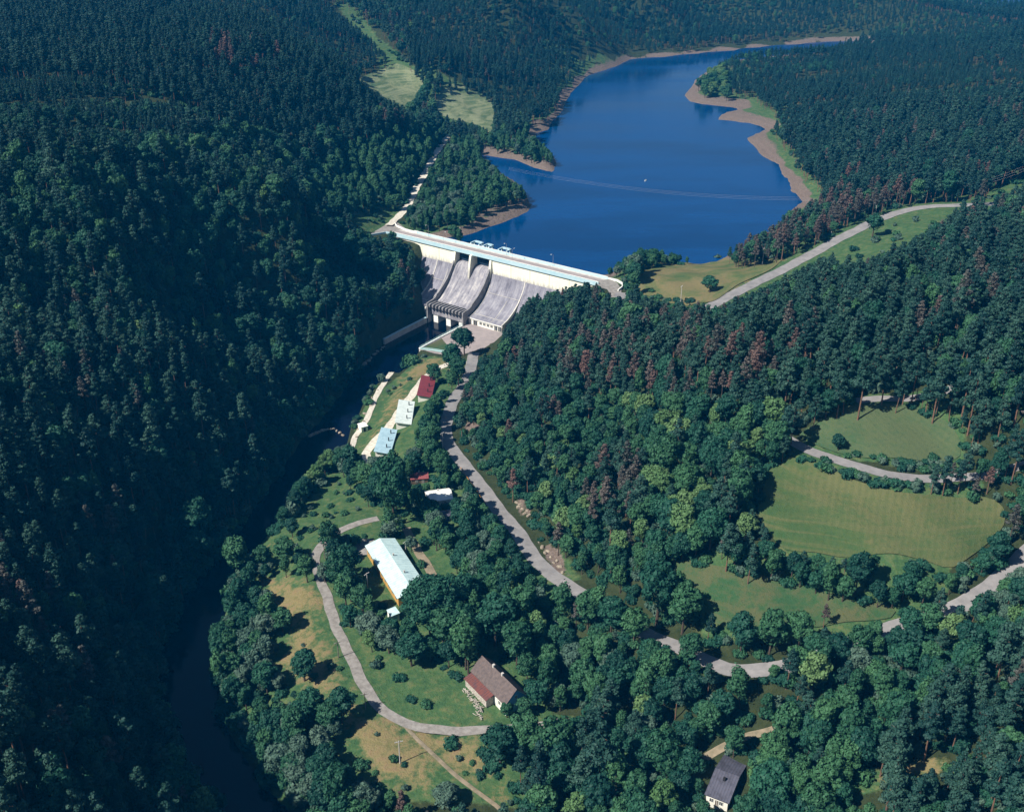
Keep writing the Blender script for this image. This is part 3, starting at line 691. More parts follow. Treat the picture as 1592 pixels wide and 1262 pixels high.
# powerhouse fronts
for a, b, z0 in ((T2+.56, T3-.4, 3.9), (T0+.4, T1-.56, -3)):
    pw = MB().box(a, b, -21.1, -14, z0, 7.29).build('powerhouse_wall', 'whitewall', dam_root)
    MB().box(a-.1, b+.3, -21.65, -18.01, 7.3, 7.85).build('fascia', 'white', dam_root) if a > 60 else None
    if a > 60:
        for k, (x0, x1, z1, zt) in enumerate(((3.2, 5.6, 4.1, 6.8), (7.2, 8.6, 5.3, 6.6), (9.6, 11, 5.3, 6.6), (12, 13.4, 5.3, 6.6), (14.3, 15.7, 5.3, 6.6), (16.8, 18.7, 4.4, 6.9), (19.3, 21.2, 4.4, 6.9))):
            w_ = MB().box(a+x0, a+x1, -21.2, -21.0, z1, zt).build('door' if k == 0 else 'window', 'glass' if k else 'dark', pw)
            f_ = MB()
            for q in (x0-.08, (x0+x1)/2-.05, x1-.02): f_.box(a+q, a+q+.1, -21.26, -21.21, z1, zt)
            f_.box(a+x0-.08, a+x1+.08, -21.263, -21.207, zt-.02, zt+.08)
            f_.build('frame', 'white', w_)
    else:
        for x0 in (1.5, 4.5, 7.5):
            MB().box(a+x0, a+x0+1.6, -21.2, -21.0, 4.4, 6.4).build('window', 'glass', pw)
# crest
N0, N1 = 7.6, -1.3
deck = MB().box(-4, DLEN+4, N1, N0, 33.6, CREST).build('crest_deck', 'concrete', dam_root)
MB().box(-4, DLEN+4, N1+2.3, N0-2.2, CREST+.004, CREST+.05).build('carriageway', 'paving', deck)
for y, nm in ((N1-.16, 'downstream'), (N0-.16, 'upstream')):
    p = MB().box(-3 if y < 0 else 6, DLEN+1, y, y+.32, 33.4, CREST+1.15).build('parapet', 'paleblue', dam_root)
    c = MB().box(-3 if y < 0 else 6, DLEN+1, y-.08, y+.40, CREST+1.16, CREST+1.30).build('coping', 'white', p)
for t in (45.5, 54.0, 64.0):                                     # hoist frames reaching out over the lake
    h = MB()
    w_ = 5.4 if t != 54 else 3.6
    for x in (t, t+w_):
        h.box(x-.3, x+.3, N0+.3, N0+4.6, CREST+1.2, CREST+1.9); h.box(x-.4, x+.4, N0+3.6, N0+4.4, 27, CREST+1.19)
    h.box(t+.46, t+w_-.46, N0+3.7, N0+4.6, CREST+1.2, CREST+2.1)
    h.build('hoist_frame', 'paleblue', dam_root)
for t, y in ((17, N0-1), (70.5, N0-1), (79, N1+1.2), (100, N0-1), (33, N1+1.2)):
    lp = meta(empty('street_lamp', (*dam(t, -y), CREST), DROT), {17: 'thin grey lamp post at far wooded end of dam crest', 70.5: 'thin grey lamp post beside the hoist frames on the lake side', 79: 'thin grey lamp post above the powerhouse on the outer parapet', 100: 'thin grey lamp post near the road bend end of dam crest', 33: 'thin grey lamp post on outer parapet before the spillway'}[t], 'lamp post', 'lamp posts on the dam crest')
    MB().tube([(0, 0, 0), (0, 0, 6.5)], [.09, .06], 6).build('pole', 'wire', lp)
    s = 1 if y < 0 else -1
    MB().tube([(0, 0, 6.5), (0, s*.7, 6.9), (0, s*1.6, 7)], .05, 5).build('arm', 'wire', lp)
    MB().box(-.15, .15, min(s*1.5, s*2.1), max(s*1.5, s*2.1), 6.9, 7.08).build('lamp_head', 'white', lp)

# ---- river walls and railings
def wall_line(name, pts, z0, z1, th, mat, label, cat, capmat=None, rail=None, railh=1.0):
    root = meta(empty(name, (*pts[0], z0)), label, cat)
    o = np.array([*pts[0], z0]); m, c, r = MB(), MB(), MB()
    for a, b in zip(pts[:-1], pts[1:]):
        A3, B3 = np.array([*a, z0])-o, np.array([*b, z0])-o
        mid = np.array([0, 0, (z1-z0)/2]); m.bar(A3+mid, B3+mid, th, z1-z0)
        if capmat: up = np.array([0, 0, z1-z0+.16]); c.bar(A3+up, B3+up, th+.3, .3)
        if rail:
            L = np.hypot(*(b-a))
            for h in (.5, railh): r.bar(A3+np.array([0, 0, z1-z0+.3+h]), B3+np.array([0, 0, z1-z0+.3+h]), .12)
            for k in range(int(L/2)+1):
                p = A3+(B3-A3)*min(1, k*2/L); r.bar(p+np.array([0, 0, z1-z0+.3]), p+np.array([0, 0, z1-z0+.3+railh]), .1)
    m.build('wall', mat, root)
    if capmat: c.build('cap', capmat, root)
    if rail: r.build('railing', rail, root)
    return root
wall_line('retaining_wall', [dam(41.0, 26), dam(41.4, 45), dam(42.1, 61)], -3, 2.9, .9, 'concrete', 'long retaining wall with pale cap along the dark wooded riverbank', 'wall', 'paleblue', None)
wall_line('retaining_wall', [dam(65.9, 26.2), dam(66.0, 45), dam(66.5, 61.5)], -3, 4.25, .8, 'concrete', 'retaining wall with teal railing between tailwater and paved yard', 'wall', 'white', 'teal')
wall_line('yard_fence', [dam(67.2, 61.6), dam(74, 59.2), dam(81, 57.4), dam(84.5, 56.2)], 3.0, 4.3, .35, 'concrete', 'low teal fence wall beside the lawn of the yard', 'fence', 'teal', 'teal', .8)
wall_line('parapet_wall', [dam(DLEN+1.2, -7.6), dam(DLEN+6, -7.8), dam(DLEN+10.5, -5.6), dam(DLEN+13, -1.5), dam(DLEN+13.8, 4)], CREST-1, CREST+.9, .5, 'white', 'curved white parapet at the road bend beside dam end', 'wall')
wl = [unp(*q, CREST)[:2] for q in ((574,366.5),(600,362),(616,364.5))]
wall_line('parapet_wall', wl, CREST-3, CREST+.7, .4, 'paleblue', 'short pale blue parapet at the wooded road junction', 'wall')
wl = [unp(*q, CREST)[:2] for q in ((648,362.8),(630,358),(617,352.5),(614,348.5))]
wall_line('parapet_wall', wl[::-1], CREST-1, CREST+.9, .4, 'white', 'curved pale parapet beside the poplar wood at dam end', 'wall')

# ------------------------------------------------------------------ buildings
def frame2(c, ax):
    return math.atan2(ax[1], ax[0])
def cottage(roof_px, roofmat, label, g):
    zl, zr = g+3.6, g+2.5
    TL, TR, BR, BL = [unp(*p, z)[:2] for p, z in zip(roof_px, (zl, zr, zr, zl))]
    ax = (TL-BL+TR-BR)/2; L = np.hypot(*ax); ax /= L
    px_ = np.array([ax[1], -ax[0]]); w = (abs((TR-TL)@px_)+abs((BR-BL)@px_))/2; c = (TL+TR+BL+BR)/4
    r = meta(empty('holiday_cottage', (*c, g), math.atan2(ax[1], ax[0])), label, 'cottage', 'cottages in a row beside the river')
    hx, hy = L/2, w/2                                      # local x along, +y is uphill of the slope (left side)
    f = lambda y: 2.5+(y+hy)/(2*hy)*1.1
    MB().prism([(-hy+.5, -.6), (hy-.5, -.6), (hy-.5, f(hy-.5)-.12), (-hy+.5, f(-hy+.5)-.12)], -hx+.9, hx-.7).build('wall', 'whitewall', r)
    rf = MB().prism([(-hy, f(-hy)-.1), (hy, f(hy)-.1), (hy, f(hy)+.12), (-hy, f(-hy)+.12)], -hx, hx).build('roof', roofmat, r)
    for x in (hx*.62, 0, -hx*.55):
        ch = MB().box(x-.2, x+.2, -hy*.42, -hy*.42+.4, f(-hy*.42), f(-hy*.42)+1.7).build('chimney', 'dark', rf)
    for x in (hx*.66, 0, -hx*.66):
        for s, nm in ((1, 'window'), (-1, 'window')):
            y = s*(hy-.5)
            MB().box(x-1.0, x+.6, min(y, y+s*.06), max(y, y+s*.06), .9, 2.05).build('window', 'glass', r)
        y = hy-.5; MB().box(x+1.2, x+2.1, y, y+.07, 0, 2.0).build('door', 'wood', r)
    return r, c
z3 = lambda L: [(530+a/6.123, 540+b/6.125) for a, b in L]
COT = [(z3([(770,258),(905,292),(865,480),(720,452)]), 'redroof', 'white cottage with dark red roof, nearest to the dam', 8.0),
       (z3([(550,497),(705,517),(670,740),(513,710)]), 'whiteroof', 'white cottage with off-white roof, middle of three riverside cottages', 9.0),
       (z3([(385,757),(538,790),(470,1018),(313,988)]), 'blueroof', 'white cottage with pale blue roof, farthest of three from dam', 9.6)]
BUILD = []                                                     # footprints kept clear of trees
for px, mt, lb, g in COT:
    cxy = np.mean([unp(*p, g+3)[:2] for p in px], 0); g = float(terz(*cxy))
    r, c = cottage(px, mt, lb, g); BUILD.append((c, 10))
def gable(name, label, cat, ridge, eave_w, g, hw, hr, wallmat, roofmat, over=.45, gablemat=None):
    """ridge: two ground-plan ends; eave_w: full roof width; hw, hr wall and ridge height"""
    a, b = ridge; ax = b-a; L = np.hypot(*ax); ax = ax/L; c = (a+b)/2
    r = meta(empty(name, (*c, g), math.atan2(ax[1], ax[0])), label, cat)
    hx, hy = L/2, eave_w/2
    sl = (hr-hw)/hy
    wy = hy-over; wx = hx-over
    MB().prism([(-wy, -1), (wy, -1), (wy, hw+sl*over-.18), (0, hr-.18), (-wy, hw+sl*over-.18)], -wx, wx).build('wall', wallmat, r)
    rf = MB().prism([(-hy, hw-.1), (0, hr-.1), (hy, hw-.1), (hy, hw+.08), (0, hr+.1), (-hy, hw+.08)], -hx, hx).build('roof', roofmat, r)
    return r, rf, hx, hy, wx, wy
def win(r, x, y, nx_, ny_, w, z0, z1, mat='glass', name='window', fr='white'):
    """a window or door on a wall: (x, y) on the wall, outward axis (nx_, ny_)"""
    t = .07
    if ny_: o = MB().box(x-w/2, x+w/2, min(y, y+ny_*t), max(y, y+ny_*t), z0, z1).build(name, mat, r); f = MB()
    else: o = MB().box(min(x, x+nx_*t), max(x, x+nx_*t), y-w/2, y+w/2, z0, z1).build(name, mat, r); f = MB()
    for q in (-w/2, -.04, w/2-.08):
        if ny_: f.box(x+q, x+q+.08, min(y+ny_*t, y+ny_*(t+.05)), max(y+ny_*t, y+ny_*(t+.05)), z0, z1)
        else: f.box(min(x+nx_*t, x+nx_*(t+.05)), max(x+nx_*t, x+nx_*(t+.05)), y+q, y+q+.08, z0, z1)
    if ny_: f.box(x-w/2-.02, x+w/2+.02, min(y+ny_*(t-.003), y+ny_*(t+.053)), max(y+ny_*(t-.003), y+ny_*(t+.053)), z1-.02, z1+.08)
    else: f.box(min(x+nx_*(t-.003), x+nx_*(t+.053)), max(x+nx_*(t-.003), x+nx_*(t+.053)), y-w/2-.02, y+w/2+.02, z1-.02, z1+.08)
    f.build('frame', fr, o); return o
# long barrack with mint roof
g = 12.3
z4 = lambda a, b: (430+a/4.422, 720+b/4.421)
rA, rB = unp(*z4(718,528), g+4.3)[:2], unp(*z4(925,865), g+4.3)[:2]
eL, eL2, eR = unp(*z4(607,568), g+3)[:2], unp(*z4(830,933), g+3)[:2], unp(*z4(820,525), g+3)[:2]
ax = (eL2-eL); ax /= np.hypot(*ax); perp = np.array([-ax[1], ax[0]])
wid = abs((eR-eL)@perp); L_ = np.hypot(*(eL2-eL)); c0 = (eL+eL2)/2+perp*wid/2*np.sign((eR-eL)@perp)
g = float(terz(*c0))
barr, rf, hx, hy, wx, wy = gable('timber_barrack', 'long ochre timber building under a pale mint metal gable roof', 'building', (c0-ax*L_/2, c0+ax*L_/2), wid, g, 2.9, 4.4, 'ochre', 'mintroof', .5)
BUILD += [(c0-ax*L_*.33, 7.5), (c0, 7.5), (c0+ax*L_*.33, 7.5)]
for k in range(9):
    for s in (-1, 1): win(barr, -wx+2+k*(2*wx-4)/8, s*wy, 0, s, 1.5, 1.0, 2.1)
win(barr, wx, 1, 1, 0, 1.0, 0, 2.0, 'wood', 'door'); win(barr, -wx, 0, -1, 0, 1.1, 0, 2.0, 'wood', 'door')
for x in (-hx*.3, hx*.35): MB().box(x-.25, x+.25, .6, 1.1, 3.8, 5.1).build('chimney', 'concrete', rf)
# farmhouse with brown tiles
z5 = lambda a, b: (690+a/9.0125, 990+b/9.014)
g = 13.4
ra, rb = unp(*z5(530,260), g+7)[:2], unp(*z5(1025,740), g+7)[:2]
ef, eb = unp(*z5(840,945), g+3.1)[:2], unp(*z5(1155,775), g+3.1)[:2]
cc = (ra+rb)/2; g = float(terz(*cc))
ax = (rb-ra)/np.hypot(*(rb-ra)); perp = np.array([-ax[1], ax[0]])
wf = abs((ef-ra)@perp); wb = abs((eb-ra)@perp)
farm, rf, hx, hy, wx, wy = gable('farmhouse', 'old farmhouse with brown tiled roof, blue gable wall and rusty lean-to', 'house', (ra, rb), min(wf+wb, 11.5), g, 3.1, 7.0, 'whitewall', 'tile', .5)
BUILD += [(cc-ax*4, 7), (cc+ax*4, 7)]
sgn = -1 if perp[1] > 0 else 1                                  # the side towards the camera
MB().prism([(-wy, -.9), (wy, -.9), (wy, 2.9), (0, 6.4), (-wy, 2.9)], wx+.01, wx+.12).build('gable_wall', 'bluewall', farm)
for y in (-1.6, 1.6): win(farm, wx+.12, y, 1, 0, .9, .9, 2.2)
win(farm, wx+.12, 0, 1, 0, .8, 3.7, 4.7)
for x in (-hx*.3, hx*.2): 
    ch = MB().box(x-.28, x+.28, -.28, .28, 6.3, 7.75).box(x-.34, x+.34, -.34, .34, 7.75, 7.88).build('chimney', 'concrete', rf)
lt = MB(); y0, y1 = sgn*(wy-.2), sgn*(hy+2.6)
lt.prism([(y0, 3.0), (y1, 2.0), (y1, 2.1), (y0, 3.12)], -hx+.4, hx*.35)
lean = lt.build('lean_to_roof', 'rust', farm)
rb_ = MB()
for k in range(17):
    x = -hx+.5+k*(hx*1.35-.9)/16; rb_.bar((x, y0, 3.15), (x, y1, 2.13), .1, .05)
rb_.build('rib', 'rust', lean)
lw = MB()
lw.box(-hx+.7, hx*.3, min(sgn*wy, sgn*(hy+2.2)), max(sgn*wy, sgn*(hy+2.2)), -.8, 2.0); lw.build('lean_to_wall', 'lumber', farm)
win(farm, hx*.6, sgn*wy, 0, sgn, 1.0, .9, 2.1); win(farm, hx*.42, sgn*wy, 0, sgn, 1.0, 0, 2.0, 'white', 'door')
MB().box(-hx*.95, hx*.3, min(sgn*(hy+.2), sgn*(hy+.5)), max(sgn*(hy+.2), sgn*(hy+.5)), 2.6, 2.7) 
# stacked timber and scrap along the lean-to
def to_world(o, p): 
    M_ = Matrix.Rotation(o.rotation_euler.z, 4, 'Z'); v = M_ @ Vector(p); return Vector(o.location)+v
for k, (x, y, n) in enumerate(((-hx*.62, hy+3.4, 16), (-hx*.2, hy+3.5, 18), (hx*.16, hy+3.8, 20), (hx*.40, hy+5.4, 12))):
    p = to_world(farm, (x, sgn*y, 0)); gz = float(terz(p.x, p.y))
    m = MB()
    for i in range(n):
        a = random.uniform(-.4, .4)+random.choice((0, 1.57)); l = random.uniform(.35, .85); q = Vector((random.uniform(-1.4, 1.4), random.uniform(-.6, .6), .15+.16*(i//4)))
        d = Vector((math.cos(a), math.sin(a), random.uniform(-.08, .08)))*l
        m.bar(q-d, q+d, random.uniform(.1, .28), random.uniform(.06, .18))
    o = m.build('lumber_pile', 'lumber'); o.location = (p.x, p.y, gz); o.rotation_euler.z = farm.rotation_euler.z
    meta(o, ['pile of pale boards at the uphill end of rusty lean-to', 'pile of weathered planks along middle of rusty lean-to', 'largest jumble of boards by the white door', 'small heap of scrap lumber in grass before the farmhouse'][k], 'lumber pile', 'lumber heaps by the farmhouse')
# dark shed in the wood
g = float(gnd(1118, 1222)[2])
q = [unp(980+a/2.601, 980+b/2.603, g+h)[:2] for a, b, h in ((345,562,4.4),(440,590,4.4),(385,695,3.0),(283,648,3.0))]
ax = (q[1]-q[0])+(q[2]-q[3]); ax /= np.hypot(*ax); L_ = (np.hypot(*(q[1]-q[0]))+np.hypot(*(q[2]-q[3])))/2
rp_ = np.array([-ax[1], ax[0]]); c0 = (q[0]+q[1])/2; dep = abs(((q[2]+q[3])/2-c0)@rp_)
shed, rf, hx, hy, wx, wy = gable('wooden_cabin', 'cream cabin with dark slate grey roof among trees near bottom edge', 'cabin', (c0-ax*L_/2, c0+ax*L_/2), 2*dep, g, 2.7, 4.6, 'whitewall', 'slate', .4)
BUILD.append((c0, 7))
s_ = -1 if rp_[1] > 0 else 1
for x in (-wx*.5, wx*.4): win(shed, x, s_*wy, 0, s_, 1.0, .9, 2.0)
win(shed, 0, s_*wy, 0, s_, .9, 0, 2.0, 'wood', 'door')
MB().box(-.3, .3, s_*dep*.3-.3, s_*dep*.3+.3, 3.6, 5.0).build('chimney', 'dark', rf)
# white roofed bungalow, red roofed hut, little hut, transformer kiosk, pump hut
def small_house(name, label, cat, px, ang, L_, w_, hw, hr, wm, rm, cham=True):
    p = gnd(*px); ax = np.array([math.cos(ang), math.sin(ang)])
    r, rf, hx, hy, wx, wy = gable(name, label, cat, (p[:2]-ax*L_/2, p[:2]+ax*L_/2), w_, p[2], hw, hr, wm, rm, .3)
    s = -1 if math.cos(ang) > 0 else 1
    win(r, -wx*.35, s*wy, 0, s, min(.9, L_*.2), .8, min(1.8, hw-.3)); win(r, wx*.4, s*wy, 0, s, min(.8, L_*.2), 0, min(1.9, hw-.2), 'wood', 'door')
    if cham: MB().box(-.25, .25, .3, .8, hr-.6, hr+.7).build('chimney', 'concrete', rf)
    BUILD.append((p[:2], max(L_, w_)*.62)); return r
small_house('bungalow', 'white roofed bungalow half hidden by trees below the road', 'house', (682,779), R(14), 9.5, 8.0, 2.6, 4.2, 'whitewall', 'white')
small_house('garden_hut', 'garden hut with faded red roof deep among trees', 'hut', (652,748), R(8), 7.0, 5.0, 2.4, 3.8, 'wood', 'redpaint')
small_house('garden_hut', 'tiny hut with pale teal roof in dark tree shade', 'hut', (650,786), R(60), 2.6, 2.4, 2.2, 3.4, 'wood', 'teal', False)
small_house('garden_hut', 'small hut with grey roof and blue tarpaulin walls', 'hut', (694,806), R(20), 5.2, 4.2, 2.2, 3.1, 'tarp', 'slate', False)
p = gnd(612, 962)
k = meta(empty('transformer_kiosk', p, R(-62)), 'small white kiosk with pale flat roof beside the large tree', 'kiosk')
MB().box(-1.7, 1.7, -1.3, 1.3, -.5, 2.7).build('wall', 'white', k)
MB().prism([(-1.5, 2.7), (1.5, 3.0), (1.5, 3.15), (-1.5, 2.85)], -1.9, 1.9).build('roof', 'mintroof', k)
MB().box(1.7, 1.76, -.6, .6, 0, 2.1).build('door', 'teal', k); BUILD.append((p[:2], 3))
p = gnd(564.5, 668)
k = meta(empty('pump_hut', p, R(-60)), 'white flat roofed pump hut on the pale riverbank path', 'hut')
MB().box(-1.9, 1.9, -1.5, 1.5, -1, 2.3).build('wall', 'whitewall', k)
MB().box(-2.1, 2.1, -1.7, 1.7, 2.3, 2.5).build('roof', 'white', k)
MB().box(1.9, 1.96, -.5, .5, 0, 1.9).build('door', 'dark', k); BUILD.append((p[:2], 3))
# caravan in the yard
p = gnd(537, 858)
k = meta(empty('caravan', p, R(20)), 'small white caravan parked in shade beside the mint roofed barrack', 'caravan')
body = MB().prism([(-1.0, .5), (1.0, .5), (1.05, 1.4), (.95, 2.2), (.7, 2.5), (-.7, 2.5), (-.95, 2.2), (-1.05, 1.4)], -2.0, 2.0).build('body', 'white', k)
for s in (-1, 1):
    MB().box(-1.2, .9, min(s*1.03, s*1.09), max(s*1.03, s*1.09), 1.35, 2.0).build('window', 'glass', k)
    MB().tube([(-.2, s*.8, .35), (-.2, s*1.02, .35)], .35, 12).build('wheel', 'dark', k)
MB().bar((2.0, 0, .5), (3.2, 0, .45), .12).build('tow_bar', 'wire', k)

# ------------------------------------------------------------------ poles, wires, guard rail, boat, boulders
def pole(px, h, label, mat, group, arms=1, ang=0.5, lamp=False):
    p = gnd(*px); r = meta(empty('utility_pole', p, ang), label, 'utility pole', group)
    MB().tube([(0, 0, -.8), (0, 0, h)], [.17, .11], 8).build('pole', mat, r)
    for k in range(arms):
        z = h-.35-.8*k
        a = MB().bar((-1.1, 0, z), (1.1, 0, z), .14).build('crossarm', mat, r)
        m = MB()
        for x in (-.95, -.45, .45, .95): m.tube([(x, 0, z+.07), (x, 0, z+.3)], [.06, .04], 6)
        m.build('insulator', 'white', a)
    return p+np.array([0, 0, h])
G1, G2 = 'wooden poles along the village lane', 'pale poles along the hill road'
pole((622,1186), 7.9, 'pale pole standing alone on dry grass below the lane', 'poleconc', G1, 1, .3)
pole((568.6,1102), 5.8, 'dark pole on the grassy outer verge where lane bends', 'polewood', G1, 1, .3)
pole((526.5,1022), 6.0, 'dark pole beside straight stretch of lane', 'polewood', G1, 1, .6)
pole((572,918), 7.0, 'grey pole on lawn beside ochre barrack wall', 'poleconc', G1, 1, .9)
pole((631,858), 4.5, 'short grey pole behind the mint barrack roof', 'poleconc', G1, 1, .9)
pole((688.5,698), 7.5, 'slim grey pole on verge of the main road below dam', 'poleconc', G1, 1, .9)
pole((505,868), 9.5, 'tall grey pole between bushes at the lane bend', 'polewood', G1, 1, .2)
HP = [((1058,474),9.5,'pale pole with crossarm in the meadow near dam end'),((1185,412),8.8,'pale pole at edge of meadow above the lake'),((1292.5,363),6.5,'pale pole beside first straight of hill road'),((1361,333),5.0,'short pale pole beside dark bush at hill road curve'),((1403,311.5),4.8,'short pale pole between pines and hill road'),((1475.5,303),7.4,'white pole against dark pines near the hill road top'),((1557,278),3.6,'smallest pale pole farthest up the hill road')]
tops = [pole(px, h, lb, 'poleconc', G2, 1, 1.0) for px, h, lb in HP]
def cable(name, label, pts, sag, rad, offs):
    m = MB()
    for o_ in offs:
        for a, b in zip(pts[:-1], pts[1:]):
            a, b = np.asarray(a)+o_, np.asarray(b)+o_
            m.tube([a+(b-a)*t-np.array([0, 0, sag*4*t*(1-t)]) for t in np.linspace(0, 1, 13)], rad, 4)
    return m
m = MB()
w0 = np.array([*unp(790, 262, LAKE+20)[:2], LAKE+20]); w1 = unp(1240, 309, 44); w2 = unp(1440, 284, 62); w3 = unp(1592, 262, 74)
for k, o_ in enumerate((-3, 0, 3)):
    root = w0+np.array([0, o_, 0])
    mm = cable('w', '', [w0, w1, w2, w3], 4.5, .022, [np.array([0, o_, 0])])
    o = mm.build('power_line', 'wire'); meta(o, ['thin overhead cable sagging across the lake, lowest of three', 'thin overhead cable sagging across the lake, between two others', 'thin overhead cable sagging across the lake, highest of three'][k], 'power line', 'overhead cables across the lake')
# guard rail on the outer edge of the main road
def guard(pxs, label):
    P = spline([gnd(*p) for p in pxs], 2.0)
    r = meta(empty('guard_rail', P[0]), label, 'guard rail', 'ochre guard rails of the main road'); m, ps = MB(), MB()
    for a, b in zip(P[:-1], P[1:]):
        h = np.array([0, 0, .75]); m.bar(a-P[0]+h, b-P[0]+h, .1, .32); ps.bar(a-P[0]-np.array([0, 0, .4]), a-P[0]+np.array([0, 0, .7]), .14)
    m.build('rail', 'orange', r); ps.build('post', 'polewood', r)
guard([(716,729),(728,747),(741,765),(752,783)], 'rusty ochre guard rail on bungalow side of main road')
# boat
p = unp(1003.5, 281, LAKE)
k = meta(empty('rowing_boat', p, 1.1), 'tiny white boat alone on the open blue lake', 'boat')
V = []; secs = [(-2.2, .62, .55), (-1.2, .8, .5), (.3, .8, .5), (1.5, .5, .58), (2.3, .06, .7)]
for x, w_, h in secs: V += [(x, -w_, h), (x, -w_*.55, -.1), (x, w_*.55, -.1), (x, w_, h)]
Fh = [(4*i+j, 4*i+j+4, 4*i+j+5, 4*i+j+1) for i in range(4) for j in range(3)]+[(0, 1, 2, 3)]
k.scale = (.55, .6, .7)
h_ = mesh_obj('hull', V, Fh, 'white', k); sm = h_.modifiers.new('thick', 'SOLIDIFY'); sm.thickness = .08
MB().box(-1.0, -.7, -.7, .7, .3, .36).box(.6, .9, -.6, .6, .32, .38).build('thwart', 'wood', k)

def rock_mesh(seed):
    r = random.Random(seed); bm = bmesh.new(); bmesh.ops.create_icosphere(bm, subdivisions=2, radius=1)
    pl = [(Vector((r.gauss(0, 1), r.gauss(0, 1), r.gauss(0, 1))).normalized(), r.uniform(.55, .85)) for _ in range(9)]
    for v in bm.verts:
        for n, d in pl:
            e = v.co.dot(n)-d
            if e > 0: v.co -= n*e*.9
        v.co.z *= .7
    me = bpy.data.meshes.new('boulder'); bm.to_mesh(me); bm.free(); me.materials.append(MT['stone']); return me
ROCKS = [rock_mesh(i) for i in range(4)]
ROCKL = [('pale boulder strung along water edge below wooded bank', 'boulders on the dark riverbank', [(562+i*3.4-(i % 3), 571-i*2.45+(i % 2)*1.2) for i in range(12)], 1.1),
         ('pale stone of the low weir crossing the river', 'stones of the river weir', [(483+i*4.6, 680+abs(i-4)*.6) for i in range(12)], .9),
         ('pale boulder in the cutting above the main road', 'boulders in the upper road cutting', [(800+i*3.2, 774+i*3.4+(i % 3)*4) for i in range(9)], .75),
         ('weathered boulder in the lower cutting of the main road', 'boulders in the lower road cutting', [(838+i*4.6, 842+i*5+(i % 3)*4) for i in range(9)], .75),
         ('pale stone at the pale path by the riverside', 'stones along the riverside path', [(545+i*5.5+(i % 2)*4, 692-i*12.2) for i in range(11)], .8)]
for lb, grp, pts, sc in ROCKL:
    for i, q in enumerate(pts):
        p = gnd(*q); z = max(p[2], 0.0 if 'weir' in lb or 'bank' in lb else p[2])
        o = link(bpy.data.objects.new('boulder', ROCKS[i % 4])); o.location = (p[0], p[1], z+.1); s = sc*random.uniform(.6, 1.35)
        o.scale = (s*1.2, s, s); o.rotation_euler = (0, 0, random.uniform(0, 6)); meta(o, lb, 'boulder', grp)

# ------------------------------------------------------------------ trees: meshes of each kind
def leafy(rs, lumps, n, size, flat=.35, up=.25, tri=False):
    """leaf sprays on the skins of lumps (cx, cy, cz, rx, rz): irregular small faces turned roughly outwards"""
    L = np.array(lumps, float); area = L[:, 3]*(L[:, 3]+L[:, 4]); cnt = rs.multinomial(n, area/area.sum())
    V = []
    for (cx, cy, cz, rx, rz), k in zip(L, cnt):
        d = rs.normal(size=(k, 3)); d[:, 2] = d[:, 2]*.9+up; d /= np.linalg.norm(d, axis=1)[:, None]
        rad = 1-.30*rs.random(k)**2+.10*rs.normal(size=k)
        c = np.stack([cx+d[:, 0]*rx*rad, cy+d[:, 1]*rx*rad, cz+d[:, 2]*rz*rad], 1)
        nn_ = d*np.array([1/rx, 1/rx, 1/rz])*rx+rs.normal(size=(k, 3))*flat; nn_ /= np.linalg.norm(nn_, axis=1)[:, None]
        h = rs.normal(size=(k, 3)); u = np.cross(nn_, h); u /= np.linalg.norm(u, axis=1)[:, None]; v = np.cross(nn_, u)
        s_ = size*(.55+.9*rs.random(k))[:, None]
        q = [c+u*s_*(.9+.3*rs.random((k, 1))), c+v*s_*(.5+.5*rs.random((k, 1)))+nn_*s_*.25*rs.normal(size=(k, 1)), c-u*s_*(.7+.5*rs.random((k, 1))), c-v*s_*(.5+.5*rs.random((k, 1)))]
        V.append(np.stack(q, 1))
    V = np.concatenate(V).reshape(-1, 3)
    return V, np.arange(len(V)).reshape(-1, 4)
def fast_mesh(name, V, Q, mat):
    me = bpy.data.meshes.new(name); me.vertices.add(len(V)); me.vertices.foreach_set('co', np.asarray(V, np.float32).ravel())
    me.loops.add(Q.size); me.loops.foreach_set('vertex_index', Q.ravel().astype(np.int32)); me.polygons.add(len(Q))
    me.polygons.foreach_set('loop_start', np.arange(0, Q.size, 4, dtype=np.int32)); me.update(); me.materials.append(MT[mat]); return me
def trunk_mesh(name, mat, h, r0, limbs, rs):
    m = MB(); m.tube([(0, 0, -.8), (.05*h*.2, 0, h*.35), (-.03*h*.2, .02*h, h*.7), (0, 0, h)], [r0*1.25, r0*.85, r0*.55, r0*.2], 6)
    for z, a, l, up in limbs:
        m.tube([(0, 0, z), (math.cos(a)*l*.55, math.sin(a)*l*.55, z+up*.45), (math.cos(a)*l, math.sin(a)*l, z+up)], [r0*.4, r0*.25, r0*.08], 4)
    me = bpy.data.meshes.new(name); me.from_pydata(m.V, [], m.F); me.materials.append(MT[mat]); me.update(); return me
KIND = {}                                        # variant -> (crown mesh, trunk mesh, crown radius, height)
